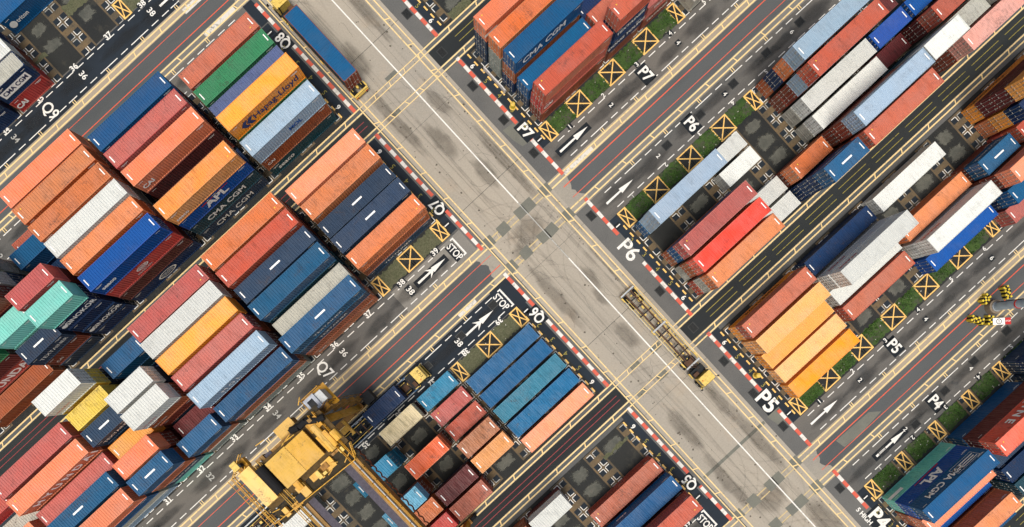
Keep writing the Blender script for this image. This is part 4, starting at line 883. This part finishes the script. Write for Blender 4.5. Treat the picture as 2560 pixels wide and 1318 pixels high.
# ------------------------------------------------------------------ rubber tyred gantry crane over block Q6
cr = empty('gantry_crane', (-23.3, -1.5, 0), R_(0)); cx, cy = -23.3, -1.5
def P_(mb, name, mat, par=None): 
    mb.v = [(a-cx, b-cy, c) for a, b, c in mb.v] if par is None or par is cr else mb.v
    return mb.build(name, mat, par or cr)
YA, YB = 9.7, -13.4      # runway lines of the two sides
XG = (-27.3, -19.6)
ZG = 18.2
for x in XG:
    b = MB(); b.box(x-.55, x+.55, YB-1.2, YA+1.6, ZG, ZG+1.5); P_(b, 'girder', M_cy2)
    b = MB(); s = 1 if x > -23 else -1
    b.box(*sorted((x-s*.6, x-s*1.5)), YB-1, YA+1.4, ZG+1.25, ZG+1.33); P_(b, 'walkway', plain('walkway_grating', (86, 82, 92), .8, .2, .3))
    b = MB()
    for xx in (x+s*.62, x-s*.0):
        for z in (ZG+1.95, ZG+2.5): b.bar((xx, YB-1, z), (xx, YA+1.2, z), .05)
        for k in range(13): y = YB-1+k*(YA-YB+2)/12.0; b.bar((xx, y, ZG+1.45), (xx, y, ZG+2.5), .05)
    P_(b, 'handrail', M_cy)
    b = MB(); b.box(x-.1, x+.1, YB-.8, YA+1.2, ZG+1.5, ZG+1.62); P_(b, 'trolley_rail', M_steel)
for y in (YB-.6, YA+1.0):
    b = MB(); b.box(XG[0]+.56, XG[1]-.56, y-.35, y+.35, ZG+.2, ZG+1.2); P_(b, 'end_tie', M_cy2)
for y in (YA, YB):
    for x, lean in ((XG[0], -.3), (XG[1], .3)):
        b = MB(); b.beam((x+lean*2.2, y, 1.5), (x, y, ZG), .75, .8); P_(b, 'leg', M_cy)
    b = MB(); b.box(XG[0]-1.4, XG[1]+1.4, y-.4, y+.4, .95, 1.75); P_(b, 'sill_beam', M_cy2)
    for x in (XG[0]-1.6, XG[0]+.6, XG[1]-.6, XG[1]+1.6):
        wb = MB().bar((x-cx, y-.28-cy, .72), (x-cx, y+.28-cy, .72), .72, sides=20).build('wheel', M_tyre, cr); MB().bar((x-cx, y-.3-cy, .72), (x-cx, y+.3-cy, .72), .32, sides=12).build('rim', M_cy, wb)
# lattice stair down the front leg
b = MB(); a0, a1 = Vector((-18.2, 9.9, .8)), Vector((-18.0, 9.9, ZG+1))
n_ = 9
for k in range(n_):
    z0, z1 = .8+(ZG)*k/n_, .8+(ZG)*(k+1)/n_; xa, xb = (-18.9, -17.3) if k % 2 == 0 else (-17.3, -18.9)
    b.beam((xa, 10.5, z0), (xb, 10.5, z1), .7, .08)
    for q in (10.15, 10.85): b.bar((xa, q, z0+.9), (xb, q, z1+.9), .04)
for q in ((-19.1, 10.1), (-19.1, 10.9), (-17.1, 10.1), (-17.1, 10.9)): b.bar((q[0], q[1], .8), (q[0], q[1], ZG+1), .06)
P_(b, 'stair_tower', M_cy2)
b = MB(); b.box(-17.3, -15.8, 8.9, 10.6, 1.8, 3.6); P_(b, 'power_pack', M_ch); b = MB(); b.box(-29.8, -28.4, 8.9, 10.4, 1.8, 3.2); P_(b, 'power_pack', M_cy2)
# trolley with its machine house near the front leg
M_roofy = paint('ribbed_roof_yellow', (212, 168, 78), .22)
def rib_roof(x0, x1, y0, y1, z):
    b = MB(); b.box(x0, x1, y0, y1, z, z+.06); x = y0+.1
    while x < y1-.05: b.box(x0+.02, x1-.02, x, x+.13, z+.058, z+.13); x += .30
    return b
def house(x0, x1, y0, y1, z0, z1, nm='machine_house'):
    b = MB(); b.box(x0+.1, x1-.1, y0+.1, y1-.1, z0, z1); h_ = P_(b, nm, M_cy2)
    r_ = rib_roof(x0, x1, y0, y1, z1); r_.v = [(a-cx, b2-cy, c) for a, b2, c in r_.v]; r_.build('ribbed_roof', M_roofy, h_)
b = MB(); b.box(-30.2, -18.3, 5.7, 10.6, ZG+1.75, ZG+1.95); P_(b, 'trolley_deck', plain('deck_brown', (92, 72, 38), .8, .1, .5, 2.5))
house(-26.8, -23.82, 6.35, 10.1, ZG+2, 20.9); house(-23.74, -21.0, 6.35, 10.0, ZG+2, 21.05); house(-24.4, -21.9, 10.3, 12.6, 16.6, 18.4)
b = MB(); b.box(-29.9, -28.2, 6.4, 11.2, 20.2, 21.0); P_(b, 'hoist_cover', paint('hoist_cover_cream', (236, 184, 100), .3))
b = MB(); yy = YB; k = 0
while yy < 4.5:
    p = [(-18.55, yy+.9*t, ZG+1.1-.8*math.sin(math.pi*t)) for t in [j/6 for j in range(7)]]
    for a_, b_ in zip(p, p[1:]): b.bar(a_, b_, .09)
    yy += .9
P_(b, 'festoon_cable', plain('festoon_brown', (92, 46, 24), .8))
b = MB()
for (x_, y_) in ((-25.0, 6.8), (-25.0, 9.6), (-22.2, 6.8), (-22.2, 9.6)): b.bar((x_, y_, 6.5), (x_+.02, y_, ZG+1.8), .03)
P_(b, 'hoist_ropes', M_black)
b = MB(); b.box(-26.6, -20.6, 7.8, 8.6, 6.0, 6.5); b.box(-26.7, -26.3, 7.0, 9.4, 5.9, 6.4); b.box(-20.9, -20.5, 7.0, 9.4, 5.9, 6.4); P_(b, 'spreader', M_cy)
b = MB(); b.bar((-27.6, 6.6, 20.8), (-27.6, 10.2, 20.8), .62, sides=16); P_(b, 'rope_drum', M_black)
b = MB()
for (x0, x1, y0, y1, z0, z1) in ((-20.6, -19.2, 6.2, 8.4, 20.1, 20.9), (-26.4, -25.2, 4.2, 5.8, 19.6, 20.6), (-28.2, -26.9, 4.0, 4.7, 19.6, 20.2), (-20.6, -19.0, 9.0, 10.4, 20.1, 20.7), (-30.0, -28.6, 11.4, 12.6, 19.0, 19.8), (-24.4, -22.8, 4.9, 5.7, 19.7, 20.3), (-22.4, -21.0, 4.6, 5.9, 19.6, 20.5)): b = MB(); b.box(x0, x1, y0, y1, z0, z1); P_(b, 'equipment_housing', M_cy)
b = MB(); b.bar((-20.0, 6.0, 20.6), (-20.0, 9.6, 20.6), .45, sides=12); P_(b, 'hoist_motor', M_cy)
b = MB(); b.bar((-18.9, 6.5, 20.3), (-18.9, 7.8, 20.3), .5, sides=12); P_(b, 'hoist_motor', M_cy)
b = MB()
for (p, q) in (((-30.6, 4.4), (-30.6, 11.4)), ((-30.6, 4.4), (-19.0, 3.6)), ((-19.0, 3.6), (-18.2, 5.4)), ((-30.6, 11.4), (-28.2, 12.9))):
    for z in (20.3, 20.9): b.bar((p[0], p[1], z), (q[0], q[1], z), .05)
    for k in range(7): t = k/6.0; xx, yy = p[0]+(q[0]-p[0])*t, p[1]+(q[1]-p[1])*t; b.bar((xx, yy, 19.9), (xx, yy, 20.9), .045)
P_(b, 'trolley_handrail', M_cy)
b = MB()
for k in range(24): y = 4.6+k*.0; 
for k in range(8): b.box(-31.6, -30.7, 4.6+k*.9, 4.66+k*.9, 19.9, 19.96)
for x in (-31.6, -31.15, -30.7): b.box(x-.03, x+.03, 3.2, 11.6, 19.97, 20.03)
for x in range(10): b.box(-30.6+x*1.15, -30.5+x*1.15, 3.7, 5.6, 19.9, 19.95)
P_(b, 'cable_grid', M_cy)
b = MB(); pts = [(-22.2, 11.0, 20.3), (-21.2, 10.6, 20.6), (-20.2, 10.6, 20.6), (-19.2, 9.8, 20.5), (-18.4, 9.6, 20.4)]
for p, q in zip(pts, pts[1:]): b.bar(p, q, .42, sides=10)
P_(b, 'cable_hose', M_black)
rc = random.Random(21)
for k in range(16):
    x, y = rc.choice(((-20.9, 7.6), (-19.6, 5.4), (-23.0, 5.2), (-26.0, 5.3), (-28.6, 4.6), (-20.2, 9.6), (-29.2, 11.9), (-28.3, 12.2))); x += rc.uniform(-.9, .9); y += rc.uniform(-.8, .8)
    a, b2, h_ = rc.uniform(.15, .5), rc.uniform(.15, .55), rc.uniform(.3, .9); q = MB(); q.box(x-a, x+a, y-b2, y+b2, ZG+1.96, ZG+1.96+h_); P_(q, 'equipment_housing', rc.choice((M_cy, M_cy2, M_ch, M_ty)))
b = MB()
for k in range(14):
    x, y = rc.uniform(-30, -18.6), rc.choice((rc.uniform(3.8, 5.8), rc.uniform(10.4, 12.6))); b.bar((x, y, ZG+2.2), (x+rc.uniform(-1.5, 1.5), y+rc.uniform(-.6, .6), ZG+2.3+rc.uniform(0, .8)), .06)
P_(b, 'pipework', M_cy)
b = MB(); b.box(-30.2, -18.4, 3.7, 5.6, ZG+1.80, ZG+1.84); P_(b, 'service_platform', plain('grating_dark', (60, 52, 36), .8, .2, .5, 4))
b = MB(); b.box(-22.6, -18.3, 10.7, 11.3, ZG+1.80, ZG+1.84); P_(b, 'service_platform', plain('grating_dark', (60, 52, 36), .8, .2, .5, 4))
cabn = MB(); cabn.box(-19.6, -18.1, 11.0, 12.8, 15.8, 18.3); cb_ = P_(cabn, 'operator_cab', plain('cab_grey_white', (168, 174, 184), .45, 0, .3, 2))
q = MB().box(-19.3-cx, -18.5-cx, 11.3-cy, 12.4-cy, 18.29, 18.33).build('roof_window', M_glass, cb_)
q = MB().box(-18.1-cx, -17.2-cx, 11.2-cy, 12.6-cy, 15.9, 18.0).build('equipment_box', M_steel, cb_)
b = MB()
for x, y in ((-20.1, 10.4), (-20.1, 13.3), (-17.4, 13.3)): b.bar((x, y, 15.6), (x, y, 17.2), .06)
b.box(-20.2, -16.9, 10.4, 13.4, 15.5, 15.62); b.bar((-20.1, 10.4, 16.9), (-20.1, 13.3, 16.9), .05); b.bar((-20.1, 13.3, 16.9), (-17.4, 13.3, 16.9), .05)
b.beam((-19.9, 10.8, 15.6), (-19.9, 10.4, ZG), .3, .3)
P_(b, 'cab_platform', M_cy)
tag(cr, 'tall yellow gantry crane on rubber tyres spanning block Q6', 'crane')

# ------------------------------------------------------------------ lamp mast with striped barriers, bollards, board
mast = empty('lamp_mast', (60.2, -43.4, 0))
MB().bar((0, 0, .9), (0, 0, 34), .62, .34, 14).build('pole', plain('mast_paint', (168, 184, 194), .5, .1, .3, .8), mast)
MB().bar((0, 0, 4.6), (0, 0, 4.75), .66, .66, 14).build('red_band', M_red, mast)
MB().bar((.3, .58, 1), (.3, .42, 30), .06).build('cable_conduit', M_ch, mast)
MB().bar((0, 0, 0), (0, 0, .9), 1.15, 1.05, 18).build('base', plain('mast_base', (130, 116, 98), .85, 0, .3), mast)
MB().bar((0, 0, .9), (0, 0, 1.05), .75, .75, 14).build('flange', M_steel, mast)
hd_ = MB(); hd_.bar((0, 0, 33.6), (0, 0, 34.0), 1.1, 1.1, 12)
for k in range(8): a = k*math.pi/4; hd_.box(1.3*math.cos(a)-.25, 1.3*math.cos(a)+.25, 1.3*math.sin(a)-.25, 1.3*math.sin(a)+.25, 33.3, 33.7)
hd_.build('lamp_ring', M_steel, mast); tag(mast, 'tall grey lamp mast on a round base between blocks P5 and P4', 'lamp mast')
M_bk = plain('barrier_black', (20, 20, 20), .7); M_by = plain('barrier_yellow', (226, 198, 60), .6, 0, .2)
def barrier(x, y, rz, n_, label):
    o = empty('striped_barrier', (x, y, 0), rz)
    a, b = MB(), MB(); rb_ = random.Random(n_)
    for k in range(n_):
        j = rb_.uniform(-.12, .12); h_ = rb_.uniform(.6, 1.05)
        for q in range(3): (a if (k+q) % 2 else b).box(k*.28-n_*.14, k*.28+.27-n_*.14, j-.45+.3*q, j-.45+.3*q+.297, 0, h_)
    a.build('black_stripes', M_bk, o); b.build('yellow_stripes', M_by, o); tag(o, label, 'barrier')
barrier(56.9, -43.0, R_(-60), 8, 'black and yellow striped barrier beside the lamp mast base, nearest the sign'); barrier(62.9, -43.0, R_(75), 7, 'black and yellow striped barrier on the far side of the lamp mast')
barrier(59.9, -41.6, R_(10), 5, 'short striped block on the block P5 side of the lamp mast'); barrier(58.3, -44.4, R_(40), 5, 'striped block between the lamp mast and the round sign')
sg = empty('traffic_sign', (58.9, -45.2, 0), R_(-40))
MB().box(-.9, .9, -.5, .5, 1.0, 1.06).build('board', M_mark, sg); MB().box(.95, 1.8, -.5, .5, 1.0, 1.06).build('red_panel', M_tr, sg)
MB().bar((-.8, 0, 0), (-.8, 0, 1.0), .05).bar((1.6, 0, 0), (1.6, 0, 1.0), .05).build('posts', M_steel, sg)
rg = MB()
for k in range(20):
    t0, t1 = 2*math.pi*k/20, 2*math.pi*(k+1)/20; rg.quad((.42*math.cos(t0), .42*math.sin(t0), 1.066), (.42*math.cos(t1), .42*math.sin(t1), 1.066), (.32*math.cos(t1), .32*math.sin(t1), 1.066), (.32*math.cos(t0), .32*math.sin(t0), 1.066))
rg.build('emblem', M_bk, sg); lettering('2', .5, M_bk, sg, (0, 0, 1.066), (0, 0, 0), .01); lettering('STOP', .32, M_mark, sg, (1.37, 0, 1.066), (0, 0, 0), .005)
tag(sg, 'white and red sign board tilted beside the striped barriers of the lamp mast', 'sign')
for (x, y, lb) in ((27.35, 26.7, 'yellow bollard at the head of block P7 next to the dashed line'), (27.2, -26.7, 'yellow bollard at the head of block P5 near the amber containers')):
    o = empty('bollard', (x, y, 0)); MB().bar((0, 0, .15), (0, 0, 1.15), .34, sides=16).build('post', M_by, o); MB().bar((0, 0, 1.15), (0, 0, 1.25), .3, .18, 16).build('cap', M_ty, o)
    MB().bar((0, 0, 0), (0, 0, .15), .48, .45, 16).build('foot', M_ty, o); tag(o, lb, 'bollard')
bd = empty('notice_board', (27.95, 31.2, 0), R_(90))
MB().box(-2.3, 2.3, -.08, .08, .12, 1.0).build('panel', plain('board_white', (206, 204, 200), .6, 0, .25), bd)
MB().box(-2.2, -2.1, -.35, .35, 0, .12).box(2.1, 2.2, -.35, .35, 0, .12).build('feet', M_steel, bd)
tag(bd, 'long low white notice board on the dark strip at the head of block P7', 'board')
